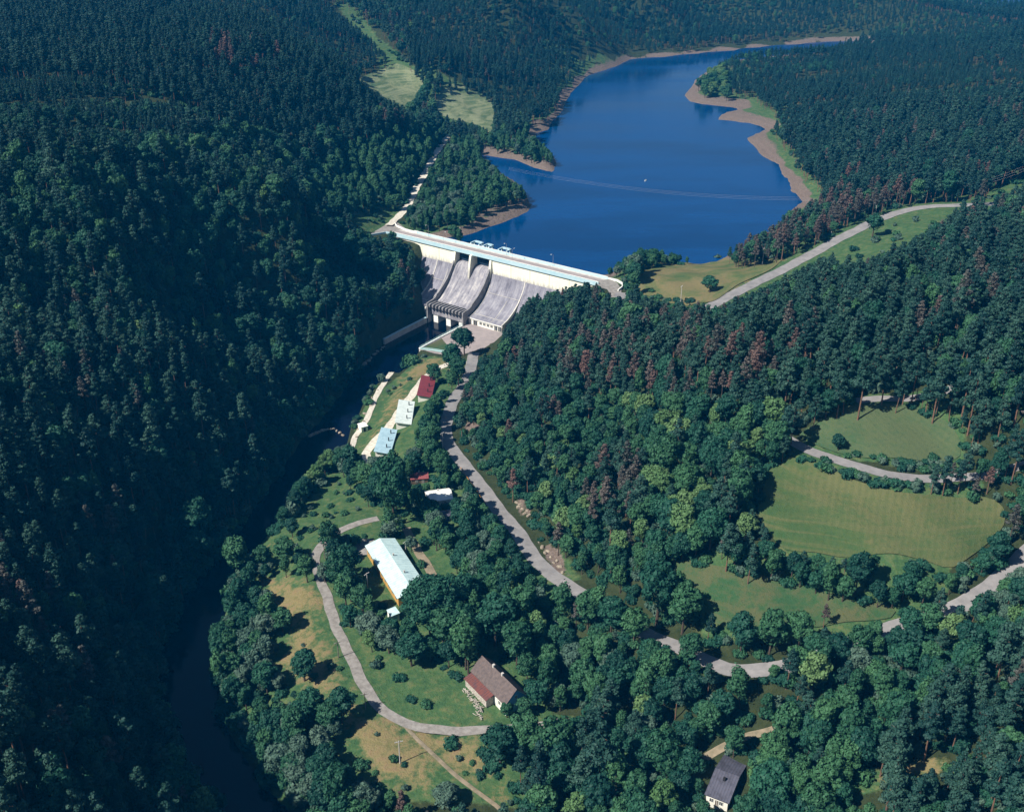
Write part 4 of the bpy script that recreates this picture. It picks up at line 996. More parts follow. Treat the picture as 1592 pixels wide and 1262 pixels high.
def broad(key, seed, mat, H=12.5, Rr=3.35, n=3300, tall=1.0, nl=32):
    rs = np.random.default_rng(seed); zc = H*.60; rz = H*.40*tall
    L = [(0, 0, zc, Rr*.72, rz*.8)]
    for i in range(nl):
        a = i*2.4+rs.random()*.8; e = rs.uniform(-.5, 1.0); cr = math.sqrt(max(0, 1-e*e*.8))*Rr*rs.uniform(.55, .82)
        s_ = rs.uniform(.20, .36)*Rr*(.8 if Rr > 6 else 1); L.append((math.cos(a)*cr, math.sin(a)*cr, zc+e*rz*.72, s_, s_*rs.uniform(.75, 1.0)))
    V, Q = leafy(rs, L, n, .30 if Rr < 6 else .36)
    an = rs.uniform(0, 6.3); ca, sa = math.cos(an), math.sin(an); k1 = rs.uniform(.84, 1.0)
    x_, y_ = V[:, 0].copy(), V[:, 1].copy(); xr, yr = (x_*ca+y_*sa)*1.06, (-x_*sa+y_*ca)*k1; V[:, 0], V[:, 1] = xr*ca-yr*sa+(V[:, 2]-H*.4)*rs.uniform(-.07, .07), xr*sa+yr*ca+(V[:, 2]-H*.4)*rs.uniform(-.07, .07)
    lim = [(H*rs.uniform(.25, .5), rs.uniform(0, 6.3), Rr*.6, H*.2) for _ in range(5)]
    KIND[key] = (fast_mesh('crown', V, Q, mat), trunk_mesh('trunk', 'bark', H*.75, .22, lim, rs), Rr, H)
def pine(key, seed, mat, H=16.0, n=1250, thin=1.0, tmat='pinebark'):
    rs = np.random.default_rng(seed); L = []
    for i in range(17):
        f = i/16; z = H*(.50+.47*f); out = (1-f)**.6*2.1*rs.uniform(.35, 1.05)*thin; a = i*2.4+rs.random()
        s_ = (1.25-.6*f)*rs.uniform(.7, 1.1)*thin; L.append((math.cos(a)*out, math.sin(a)*out, z, s_, s_*rs.uniform(.5, .75)))
    V, Q = leafy(rs, L, int(n*1.4), .27, .6, .15)
    lim = [(H*rs.uniform(.45, .85), rs.uniform(0, 6.3), rs.uniform(.8, 1.9), .5) for _ in range(8)]
    KIND[key] = (fast_mesh('crown', V, Q, mat), trunk_mesh('trunk', tmat, H*.97, .19, lim, rs), 2.5*thin, H)
def spruce(key, seed, mat, H=17.0, n=1250):
    rs = np.random.default_rng(seed); L = []
    for i in range(26):
        f = (i/25)**.9; z = H*(.18+.80*f); out = (1-f)*2.2*rs.uniform(.4, .8); a = i*2.4+rs.random()
        s_ = .35+(1-f)*1.05; L.append((math.cos(a)*out, math.sin(a)*out, z, s_, s_*.75))
    V, Q = leafy(rs, L, n, .34, .5, .2)
    KIND[key] = (fast_mesh('crown', V, Q, mat), trunk_mesh('trunk', 'pinebark', H*.95, .2, [], rs), 2.3, H)
def bush(key, seed, mat, H=2.6, Rr=1.9, n=520):
    rs = np.random.default_rng(seed); L = [(0, 0, H*.45, Rr*.7, H*.45)]
    for i in range(7):
        a = i*2.4+rs.random(); cr = Rr*rs.uniform(.4, .75); s_ = Rr*rs.uniform(.3, .5); L.append((math.cos(a)*cr, math.sin(a)*cr, H*rs.uniform(.25, .65), s_, s_))
    V, Q = leafy(rs, L, n, .30); V[:, 2] = np.maximum(V[:, 2], -.1)
    st = MB()
    for k in range(4): a = k*1.6; st.tube([(0, 0, -.3), (math.cos(a)*Rr*.3, math.sin(a)*Rr*.3, H*.55)], [.06, .02], 4)
    me = bpy.data.meshes.new('stem'); me.from_pydata(st.V, [], st.F); me.materials.append(MT['bark']); me.update()
    KIND[key] = (fast_mesh('crown', V, Q, mat), me, Rr, H)
for i in range(3): broad(f'bm{i}', 10+i, 'leaf_mid', nl=26+5*i)
for i in range(2): broad(f'bd{i}', 20+i, 'leaf_dark', nl=28+5*i)
broad('bm3', 14, 'leaf_mid', 14.0, 2.8, 2900, 1.15, 24); broad('bm4', 15, 'leaf_mid', 10.0, 3.1, 2700, .9, 18); broad('bd2', 22, 'leaf_dark', 11.0, 3.9, 3400, .85, 24)
for i in range(2): broad(f'bl{i}', 30+i, 'leaf_light', 11.0, 3.2, 3000, 1.0, 28)
for i in range(2): broad(f'bg{i}', 40+i, 'leaf_grey', 9.5, 3.6, 3200, 1.0, 30)
for i in range(2): broad(f'bp{i}', 50+i, 'leaf_mid', 13.0, 2.4, 2300, 1.12, 26)      # upright young trees
broad('bD0', 27, 'leaf_dark', 19.0, 8.2, 11000, 1.0, 75)
for i in range(3): pine(f'pn{i}', 60+i, 'needle', thin=1.0+.12*i)
for i in range(2): pine(f'pd{i}', 70+i, 'needle_dark', thin=1.05+.1*i)
for i in range(2): spruce(f'sp{i}', 80+i, 'needle_dark')
for i in range(2): pine(f'dr{i}', 90+i, 'dead', 15, 650, .9)
for i in range(2): pine(f'dg{i}', 95+i, 'deadgrey', 15, 600, .9, 'bark')
for i in range(3): bush(f'bu{i}', 100+i, ('leaf_mid', 'leaf_dark', 'leaf_grey')[i], (2.6, 2.2, 3.0)[i], (1.9, 2.2, 1.6)[i])

# ------------------------------------------------------------------ where the woods stand
HW, HH = 796, 631                                              # a plan of the view at half the photo's size tells which wood covers which slope
yy_, xx_ = np.mgrid[0:HH, 0:HW]; xx_ = xx_*2+1.0; yy_ = yy_*2+1.0
def fill(poly):
    ins = np.zeros((HH, HW), bool)
    for i in range(len(poly)):
        (x0, y0), (x1, y1) = poly[i-1], poly[i]
        if y0 == y1: continue
        c = (y0 > yy_) != (y1 > yy_); ins ^= c & (xx_ < (x1-x0)*(yy_-y0)/(y1-y0)+x0)
    return ins
def stroke(pts, w):
    m = np.zeros((HH, HW), bool)
    for (x0, y0), (x1, y1) in zip(pts[:-1], pts[1:]):
        t = np.clip(((xx_-x0)*(x1-x0)+(yy_-y0)*(y1-y0))/max((x1-x0)**2+(y1-y0)**2, 1e-6), 0, 1)
        m |= np.hypot(xx_-x0-t*(x1-x0), yy_-y0-t*(y1-y0)) < w/2
    return m
REG = [  # name, outline in the photo, mix of kinds, spacing weight
 ('slope', None, dict(pn=.36, pd=.22, bd=.16, bm=.16, bl=.03, dg=.04, dr=.03), 1.0),
 ('plateau', [(0,0),(520,0),(620,110),(560,200),(300,200),(0,240)], dict(sp=.34, pd=.42, pn=.06, bd=.13, bm=.05), 1.0),
 ('leftmid', [(0,240),(300,200),(560,200),(560,330),(620,400),(560,520),(420,560),(200,480),(0,420)], dict(bd=.38, bm=.26, pd=.24, pn=.09, bl=.03), 1.0),
 ('leftlow', [(0,420),(200,480),(420,560),(520,590),(300,900),(250,1262),(0,1262)], dict(pn=.50, pd=.24, bd=.12, bm=.06, bl=.03, dg=.04, dr=.01), .95),
 ('bankdark', [(640,450),(560,560),(440,720),(360,830),(290,900),(240,1010),(150,980),(200,860),(330,740),(450,600),(560,490)], dict(bd=.6, pd=.4), .9),
 ('redtop', [(320,55),(430,75),(440,110),(330,100)], dict(sp=.2, pd=.4, dr=.4), .9),
 ('poplar', [(560,210),(690,195),(660,250),(630,310),(560,330),(470,300)], dict(bp=.8, bm=.2), 1.15),
 ('spit', [(660,290),(700,215),(850,200),(870,260),(800,300),(720,370),(620,352)], dict(bp=.55, bm=.15, bg=.3), 1.2),
 ('far', [(640,0),(1592,0),(1592,140),(1080,90),(900,130),(860,200),(780,170),(640,110)], dict(sp=.22, pd=.50, bd=.16, bm=.12), 1.0),
 ('fartrunks', [(700,40),(800,60),(860,120),(830,190),(760,150),(700,110)], dict(pd=.8, dg=.2), .9),
 ('rightfar', [(1080,110),(1330,70),(1592,40),(1592,300),(1300,320),(1200,190)], dict(sp=.20, pd=.60, bd=.10, pn=.06, dg=.04), 1.05),
 ('righthill', [(1220,180),(1592,150),(1592,300),(1280,330),(1210,250)], dict(pd=.5, pn=.28, bd=.12, dg=.08, dr=.02), .95),
 ('greentip', [(1075,140),(1090,105),(1120,100),(1145,140),(1120,155)], dict(bl=.6, bm=.4), 1.2),
 ('redrow', [(1120,400),(1230,320),(1450,290),(1400,310),(1290,365),(1180,405)], dict(dg=.35, dr=.22, pn=.18, bm=.25), 1.0),
 ('midhill', [(880,470),(960,470),(1110,480),(1300,420),(1592,340),(1592,640),(1440,640),(1360,610),(1200,690),(1000,610),(880,600),(800,620),(760,580)], dict(pn=.42, pd=.20, bd=.14, bm=.16, dg=.05, dr=.012), 1.0),
 ('deadpines', [(900,520),(1010,480),(1190,520),(1200,600),(1050,620),(900,640),(860,570)], dict(pn=.44, dg=.24, dr=.08, bm=.16, bd=.08), 1.0),
 ('midlow', [(720,560),(880,600),(1000,610),(1200,690),(1190,800),(1040,880),(900,900),(800,790),(700,660)], dict(bm=.44, bd=.28, bl=.12, pn=.10, dg=.04, dr=.02), 1.05),
 ('purple', [(910,740),(990,700),(1010,780),(960,830),(910,800)], dict(dg=.4, pn=.35, dr=.08, bd=.17), 1.0),
 ('terrace', [(440,700),(740,560),(700,660),(800,830),(900,960),(1000,1010),(900,1130),(560,1262),(300,1262),(320,900)], dict(bm=.50, bd=.30, bg=.12, bl=.08), 1.0),
 ('riverside', [(420,830),(530,690),(560,720),(500,800),(430,880),(430,1000),(500,1110),(620,1262),(400,1262),(310,1080),(310,930),(350,870)], dict(bm=.38, bd=.40, bg=.22), 1.15),
 ('lowright', [(860,900),(1050,880),(1120,1000),(1220,1050),(1480,960),(1592,880),(1592,1262),(840,1262),(880,1130),(960,1020)], dict(bm=.42, bd=.34, bg=.06, bl=.06, pn=.12), 1.05),
 ('cornerpines', [(1592,980),(1592,1262),(1330,1262),(1400,1120),(1480,1060)], dict(pn=.5, pd=.2, bm=.14, bd=.1, dg=.06), .95),
 ('lakeside', [(950,378),(1115,384),(1120,412),(1005,415),(1000,475),(960,478)], dict(bm=.55, bd=.35, bg=.1), 1.1),
 ('hedge', [(1180,850),(1270,855),(1320,870),(1450,850),(1560,840),(1530,900),(1480,950),(1390,940),(1270,920),(1190,900),(1130,870)], dict(bd=.5, bm=.4, pn=.1), 1.1),
 ('edge', [(1000,600),(1230,640),(1210,720),(1170,800),(1050,870),(1010,780)], dict(bm=.40, bl=.22, bd=.26, pn=.12), 1.0),
]
region = np.zeros((HH, HW), np.int16)
for i, r in enumerate(REG):
    if r[1]: region[fill(r[1])] = i
clear = np.zeros((HH, HW), bool)
CLEAR = [
 [(735,400),(800,402),(900,424),(940,420),(985,392),(1003,384),(1085,402),(1112,408),(1130,388),(1215,348),(1222,332),(1262,316),(1276,300),(1268,290),(1240,266),(1228,240),(1205,212),(1190,200),(1212,188),(1200,172),(1165,150),(1140,152),(1075,148),(1064,142),(1075,135),(1084,122),(1092,108),(1130,92),(1150,82),(1305,72),(1294,62),(1219,66),(1166,68),(1151,74),(1093,78),(1033,84),(978,88),(953,102),(920,116),(889,146),(872,176),(857,186),(830,188),(820,200),(850,228),(862,240),(867,266),(800,255),(755,225),(745,238),(790,276),(812,290),(828,318),(820,332),(800,312),(745,330),(735,350),(760,352),(720,372),(735,380)],
 [(668,492),(660,500),(597,525),(551,576),(513,633),(456,685),(449,722),(410,762),(365,823),(342,869),(310,905),(300,960),(280,1020),(290,1080),(318,1180),(370,1240),(440,1262),(395,1205),(338,1130),(322,1090),(318,1000),(345,925),(345,888),(375,878),(405,842),(434,805),(440,790),(470,750),(512,706),(540,690),(553,655),(575,612),(600,578),(655,548),(725,507)],
 [(575,368),(600,344),(622,340),(622,352),(700,372),(800,394),(955,430),(965,445),(960,462),(945,462),(930,440),(880,446),(850,456),(815,470),(800,490),(785,515),(768,552),(742,556),(735,560),(660,545),(725,506),(665,488),(650,478),(672,440),(650,395),(640,372),(610,366)],
 PXF1, PXF2, PXF3, PXC1, PXC2,
 [(990,452),(1005,412),(1085,408),(1180,407),(1240,388),(1300,358),(1345,335),(1440,310),(1540,312),(1440,330),(1345,362),(1290,396),(1200,445),(1110,480),(1060,476),(1010,462)],
 [(1300,396),(1345,366),(1400,340),(1450,330),(1490,330),(1440,360),(1400,385),(1340,410),(1300,412)],
 [(1540,292),(1592,265),(1592,298),(1560,306)],
 [(545,338),(590,318),(620,330),(600,348),(572,366)],
 [(812,500),(835,478),(860,470),(845,488),(820,506)],
 [(660,552),(735,556),(730,568),(700,572),(678,590),(690,600),(660,625),(640,690),(615,716),(580,714),(565,716),(545,694),(556,655),(580,612),(610,580)],
 [(712,572),(735,560),(728,590),(716,588)],
 [(450,800),(520,730),(545,760),(590,800),(580,830),(520,830),(500,850),(440,860),(400,880),(385,868)],
 [(430,905),(470,895),(500,920),(525,990),(550,1040),(585,1090),(620,1112),(700,1128),(760,1125),(880,1118),(880,1126),(780,1142),(700,1146),(720,1190),(690,1190),(640,1150),(660,1210),(610,1216),(580,1190),(570,1130),(530,1090),(480,1082),(500,1050),(470,1000),(440,960),(420,920)],
 [(600,1030),(660,1020),(720,1070),(740,1100),(760,1120),(660,1115),(610,1090),(570,1040)],
 [(560,845),(600,835),(640,836),(660,880),(640,905),(620,960),(606,966),(570,920),(560,880),(530,862)],
 [(720,1050),(748,1016),(806,1072),(822,1080),(818,1100),(770,1108),(740,1090)],
 [(1092,1222),(1112,1196),(1150,1204),(1150,1222),(1132,1262),(1118,1262),(1095,1240)],
 [(665,768),(690,764),(705,778),(668,784)], [(690,798),(705,802),(700,816),(690,812)], [(640,742),(668,738),(668,750),(645,756)],
 [(1320,1235),(1360,1205),(1360,1240),(1330,1262)], [(1400,1198),(1460,1172),(1500,1160),(1490,1185),(1420,1208)],
 [(800,775),(815,770),(828,800),(812,803)], [(838,842),(868,855),(885,895),(862,885)], [(722,655),(745,655),(742,668),(724,668)],
 [(1060,455),(1064,474),(1056,474)],
]
CLEAR.append([(411,897),(470,893),(492,905),(510,960),(540,1030),(575,1090),(612,1116),(690,1136),(760,1143),(740,1160),(756,1188),(770,1210),(800,1262),(649,1262),(629,1233),(592,1225),(551,1200),(542,1188),(526,1172),(522,1135),(542,1106),(510,1094),(477,1086),(460,1073),(425,1040),(444,983),(436,934),(407,917)])
CLEAR[12] = [(480,890),(492,905),(510,960),(540,1030),(520,990)]
waterm = fill(CLEAR[1])
for k_, p in enumerate(CLEAR):
    if k_ != 1: clear |= fill(p)
for pts, w in (([(710,608),(698,640),(692,665),(698,690),(716,716)], 20), ([(698,690),(716,716),(740,745),(770,786),(800,822),(832,868),(845,890)], 22), ([(845,890),(890,915)], 10), ([(902,921),(926,938)], 7), ([(945,952),(962,963)], 6), ([(985,977),(1000,984)], 5), ([(1010,988),(1056,1006)], 7), ([(1078,1020),(1122,1039)], 8), ([(1118,1040),(1178,1044)], 15), ([(1205,1032),(1222,1032)], 8),
               ([(1364,983),(1388,974)], 8), ([(1474,951),(1500,938)], 8), ([(1500,938),(1530,918),(1592,866)], 18), ([(612,1116),(650,1131),(700,1136),(770,1134),(830,1130),(885,1121)], 15), ([(1233,689),(1270,706),(1330,723),(1380,737),(1432,745)], 13), ([(1432,745),(1490,746),(1530,741)], 8), ([(1350,620),(1440,620)], 8),
               ([(966,445),(962,466)], 12), ([(1030,498),(1048,499)], 6), ([(1105,478),(1200,430),(1250,402),(1300,374),(1365,342),(1440,322),(1540,318)], 12),
               ([(622,335),(640,312),(650,290),(665,262),(682,235),(694,218)], 7), ([(588,806),(560,812),(530,824),(505,842)], 14), ([(488,870),(492,885),(505,920),(520,965),(540,1012),(562,1057),(585,1092),(612,1116)], 22),
               ([(638,835),(665,880),(700,933)], 12), ([(586,825),(588,842)], 6), ([(700,1190),(760,1245)], 30), ([(1110,1165),(1135,1155)], 7), ([(1190,1138),(1212,1130)], 8), ([(515,0),(555,35),(590,60),(625,98)], 14), ([(0,78),(120,70),(260,78)], 5), ([(0,118),(180,108),(330,116)], 6), ([(0,160),(160,150),(320,158)], 6), ([(0,205),(110,196),(210,202)], 6), ([(1240,120),(1400,100),(1592,95)], 4), ([(1230,165),(1400,140),(1592,128)], 4), ([(1300,95),(1450,78),(1592,72)], 3)):
    clear |= stroke(pts, w)

# candidate stands on a jittered grid in the part of the land that the view and a margin cover
def grid_points():
    out = []; y = 120.0
    while y < 1900:
        st = 4.1 if y < 420 else (4.4 if y < 800 else 5.0+.0036*(y-800))
        hw = min(.56*y+90, 1000); xs = np.arange(-hw, hw, st)
        out.append(np.stack([xs, np.full(len(xs), y)], 1)+rng.uniform(-.42, .42, (len(xs), 2))*st); y += st
    return np.concatenate(out)
def bank_row(line, off, step):
    P = smooth_ring(line, 3.0)[:-8]; out = []; acc = 0
    for i in range(1, len(P)-1):
        acc += np.hypot(*(P[i]-P[i-1]))
        if acc > step:
            acc = 0; d = P[i+1]-P[i-1]; d /= max(np.hypot(*d), 1e-6); out.append(P[i]+np.array([d[1], -d[0]])*off)
    return out
rowR = [q for o_, st_ in ((1.6, 4.2), (4.6, 5.0)) for sg in (1, -1) for q in bank_row(W2(RIV_R[:13], 0), o_*sg, st_)]
rowL = [q for sg in (1, -1) for q in bank_row(W2(RIV_L[1:], 0), 1.8*sg, 4.0)]
C = np.concatenate([grid_points(), np.array(rowR+rowL)]); cz = terz(C[:, 0], C[:, 1])
kx = np.clip(np.searchsorted(GX, C[:, 0])-1, 0, nx-2); ky = np.clip(np.searchsorted(GY, C[:, 1])-1, 0, ny-2)
def at(a): return a.reshape(ny, nx)[ky, kx]
swid_ = swid.reshape(ny, nx)[ky, kx]
ok = (at(SL) > np.where(C[:, 0] > 30, .62, .35)*swid_) & (at(SR) > .8) & (at(SL2) > 8) & (at(ROADD) > 1.6)
ct, cn = (C-DA) @ DT, (C-DA) @ DN
ok &= ~((ct > -8) & (ct < DLEN+9) & (cn > -11) & (cn < 4)) & ~((((ct > 27) & (ct < 95) & (cn > 0) & (cn < 24)) | ((ct > 39) & (ct < 95) & (cn > 0) & (cn < 63)))) & ~((ct > 5) & (ct < 128) & (cn > 0) & (cn < 11))
for c, r in BUILD: ok &= np.hypot(*(C-c).T) > r
for poly in (PLAZA, LEFT_AB, RIGHT_AB): ok &= sdist(C, np.array(poly)) > 3
C, cz = C[ok], cz[ok]
N = len(C)
px, py, ps = prj(C[:, 0], C[:, 1], cz+8.0)
ri = region[np.clip(py/2, 0, HH-1).astype(int), np.clip(px/2, 0, HW-1).astype(int)]
fam = np.empty(N, 'U2'); u = rng.random(N); keep = rng.random(N)
# neighbouring trees are alike: drive the choice by a soft random field as well
ph = .5+.5*np.sin(C[:, 0]*.075+2*np.sin(C[:, 1]*.045))*np.sin(C[:, 1]*.062+1.5*np.sin(C[:, 0]*.05))
u = np.clip(.68*u+.32*ph, 0, .9999); u = np.argsort(np.argsort(u))/N
wt = np.array([r[3] for r in REG])[ri]
for i, r in enumerate(REG):
    m_ = ri == i; ks = list(r[2]); cum = np.cumsum([r[2][k] for k in ks]); cum /= cum[-1]
    if m_.any():
        uu = np.argsort(np.argsort(u[m_]))/max(m_.sum(), 1); fam[m_] = np.array(ks)[np.searchsorted(cum, uu, 'right').clip(0, len(ks)-1)]
KINDS_ = set(q[:2] for q in KIND)
stand = np.isin(ri, [i for i, r in enumerate(REG) if r[0] in ('plateau', 'far', 'rightfar', 'fartrunks')])
a1, a2 = C[:, 0]*.97+C[:, 1]*.24, -C[:, 0]*.24+C[:, 1]*.97
bid = (np.floor(a1/135+.4*np.sin(a2*.01)).astype(int)*7+np.floor(a2/62+.35*np.sin(a1*.013)).astype(int)*13) % 17
rest_ = (a2/62+.35*np.sin(a1*.013)) % 1
bt = np.array([0, 2, 1, 0, 0, 3, 1, 0, 2, 0, 1, 0, 3, 0, 2, 1, 0])[bid]
fam = np.where(stand & (bt == 0) & (rng.random(N) < .75), 'pd', fam); fam = np.where(stand & (bt == 1) & (rng.random(N) < .8), 'sp', fam); fam = np.where(stand & (bt == 3) & (rng.random(N) < .6), 'bd', fam)
stand_s = np.where(stand, np.array([.95, .62, .8, .9, 1.1, .7, .85, 1.0, .72, 1.05, .66, .9, .8, 1.1, .7, .98, .85])[bid], 1.0)
keep = np.where(stand & (rest_ < .07), 2.0, keep)
nvar = {k: len([q for q in KIND if q[:2] == k]) for k in set(q[:2] for q in KIND)}
var = np.array([f+str(int(rng.integers(nvar[f]))) for f in fam])
Rv = np.array([KIND[v][2] for v in var]); Hv = np.array([KIND[v][3] for v in var])
sc = np.where(stand, rng.normal(.86, .07, N), np.clip(rng.normal(.90, .19, N), .5, 1.4))*stand_s*np.where(np.isin(ri, [i for i, r in enumerate(REG) if r[0] in ('poplar', 'spit', 'hedge', 'midlow')]), .85, 1.0)
sc *= np.where(rng.random(N) < .06, 1.2, 1.0)
near_shore = (ri == [r[0] for r in REG].index('riverside')); sc[near_shore] *= .95
def clear_share(x, y, z, R_, H_, s, mask=None):
    """share of a tree's outline that would cover something the photograph shows open"""
    mask = clear if mask is None else mask
    hits = np.zeros(len(x)); n = 0
    for fz in (.12, .30, .55, .8, 1.0):
        for fx in ((-.85, -.4, 0, .4, .85) if fz not in (1.0, .12) else (0,)):
            X, Y, s_ = prj(x, y, z+H_*s*fz); X = X+fx*R_*s*s_
            inside_ = (X >= 0) & (X < 1592) & (Y >= 0) & (Y < 1262)
            hits += inside_ & mask[np.clip(Y/2, 0, HH-1).astype(int), np.clip(X/2, 0, HW-1).astype(int)]; n += 1
    return hits/n
good = keep < np.minimum(wt, 1.0)
wlim = np.where((at(SR)[ok] < 7), .30, .10)
def too_much(): return (clear_share(C[:, 0], C[:, 1], cz, Rv, Hv, sc) > .07) | (clear_share(C[:, 0], C[:, 1], cz, Rv, Hv, sc, waterm) > wlim)
for _ in range(4):                                              # a tree too tall for its place is tried smaller
    sc = np.where(too_much(), sc*.80, sc)
good &= ~too_much()
isb = np.char.startswith(fam, 'b')
wide = isb & (ps > 0) & (rng.random(N) < np.where(fam == 'bp', .05, .25)); good &= ~wide          # broad crowns need more room
good &= (px > -260) & (px < 1592+260) & (py > -150)
sel = np.nonzero(good)[0]
TREES = [(float(C[i, 0]), float(C[i, 1]), float(cz[i]), var[i], float(sc[i]), float(sc[i]*rng.uniform(.9, 1.12)), REG[ri[i]][0]) for i in sel]

# single trees and bushes that stand out: base pixel, crown width in photo pixels, kind, label
SOLO = []
def solo(b, wpx, key, hfac=1.0, label=None):
    p = gnd(*b); s_ = prj(*p)[2]; R_, H_ = KIND[key][2:]; s = wpx/2/s_/R_
    SOLO.append((p, key, s, s*hfac, label))
for a in [((668,985),92,'bD0',1.0,'largest dark chestnut-like tree at the lower end of mint barrack'),((612,818),58,'bm0',1.3,'tall rounded tree standing over end of the village lane'),
          ((474,1058),48,'bd1',.62,'round dark tree alone on grass between river trees and lane'),((514,868),34,'bm1',1.15,None),((445,880),34,'bm2',.9,None),((412,885),28,'bm0',.9,None),((478,905),30,'bm1',.95,'slim tree casting shadow on dry grass by lane bend'),
          ((372,900),44,'bm2',1.0,None),((440,985),34,'bm0',.8,None),((455,835),24,'bd0',.8,None),((530,925),44,'bm1',1.0,None),((545,905),40,'bd0',1.0,None),((505,905),30,'bg0',1.0,None),((575,995),42,'bg1',.9,None),((605,1015),44,'bg0',.9,None),((545,975),34,'bd1',.7,None),((640,1035),50,'bd0',.7,None),
          ((695,1255),44,'bg1',.8,None),((778,1190),56,'bd0',.85,None),((820,1180),54,'bm0',.9,None),((862,1190),60,'bm2',.9,None),((700,1160),30,'bu1',1.0,'low dark bush just below the lane junction'),((788,1115),24,'bm0',.7,None),((815,1112),28,'bm1',.7,None),((1302,702),22,'bd0',.8,'single dark round tree at near edge of upper field'),((722,553),36,'bd1',.75,'round dark tree at the corner of the dam yard'),
          ((1103,456),26,'bd0',.62,'single round bush in the meadow near dam end'),((1356,368),30,'bd1',.7,'dark bush beside the hill road bend'),((532,1124),42,'bd0',.9,None),((514,1142),40,'bm2',.9,None),((490,1120),40,'bd1',.9,None),((500,1165),36,'bg0',1.0,None),((520,1150),26,'bg1',1.2,None),((540,1085),22,'bu1',.8,None),((562,1192),26,'bu0',.8,None),((1150,1020),46,'bd0',1.0,None),((1195,1020),50,'bm1',1.0,None),((1240,1015),44,'bm0',1.0,None),((1280,975),14,'dr0',1.0,'rusty red dead pine at the lower meadow corner'),
          ((1262,1046),46,'bm0',.9,None),((1298,1036),44,'bd0',.85,None),((1332,1024),42,'bm2',.85,None),((1412,994),40,'bd1',.85,None),((1440,990),42,'bm1',.85,None),((1238,1052),40,'bm2',.8,None),((950,985),46,'bd0',.9,None),((985,1000),44,'bm1',.85,None),((1072,1034),40,'bm2',.85,None),((648,186),20,'bd0',.9,None),((655,176),18,'bd1',1,None),((660,164),18,'bd0',1,None),((664,152),16,'bm1',1,None),((668,142),16,'bd1',1,None),((640,190),20,'bm2',.9,None),((690,1010),50,'bm2',.9,None),((770,1005),60,'bd1',.95,None),((810,985),50,'bm0',1.0,None),((720,960),46,'bd0',1.0,None),((1020,975),70,'bd1',1.0,None),((1060,985),60,'bm1',.9,None),((640,858),20,'bg0',1.2,None),((655,880),16,'bu0',1,None),((676,600),24,'bm0',.9,None),((703,590),30,'bd0',1.2,None),((713,600),26,'bm2',1.1,None)]:
    solo(*a)
for i, b in enumerate([(626,392),(634,404),(641,418),(648,430),(654,444),(657,458),(650,466),(640,462),(636,440),(626,424),(616,404),(645,448),(632,452),(622,438),(660,468),(610,392),(650,476)]):
    p = gnd(*b); t_, n__ = (p[:2]-DA) @ DT, (p[:2]-DA) @ DN
    if n__ < 9 and t_ > -4: p = np.array([*dam(t_, 9.5+2*(i % 2)), 0]); p[2] = float(terz(p[0], p[1]))
    if t_ < 26: SOLO.append((p, ('bm0', 'bd1', 'pn0', 'bm3', 'bd0')[i % 5], .78+.08*(i % 3), .85+.06*(i % 4), ('dense dark tree' if i % 2 else 'leafy green tree')+' hiding the far end of the dam face'))
# trees crowding a single tree give way
if SOLO:
    sp_ = np.array([s[0][:2] for s in SOLO]); sr_ = np.array([KIND[s[1]][2]*s[2] for s in SOLO])
    TREES = [t for t in TREES if (np.hypot(*(sp_-np.array(t[:2])).T) > sr_*.75+1.5).all()]
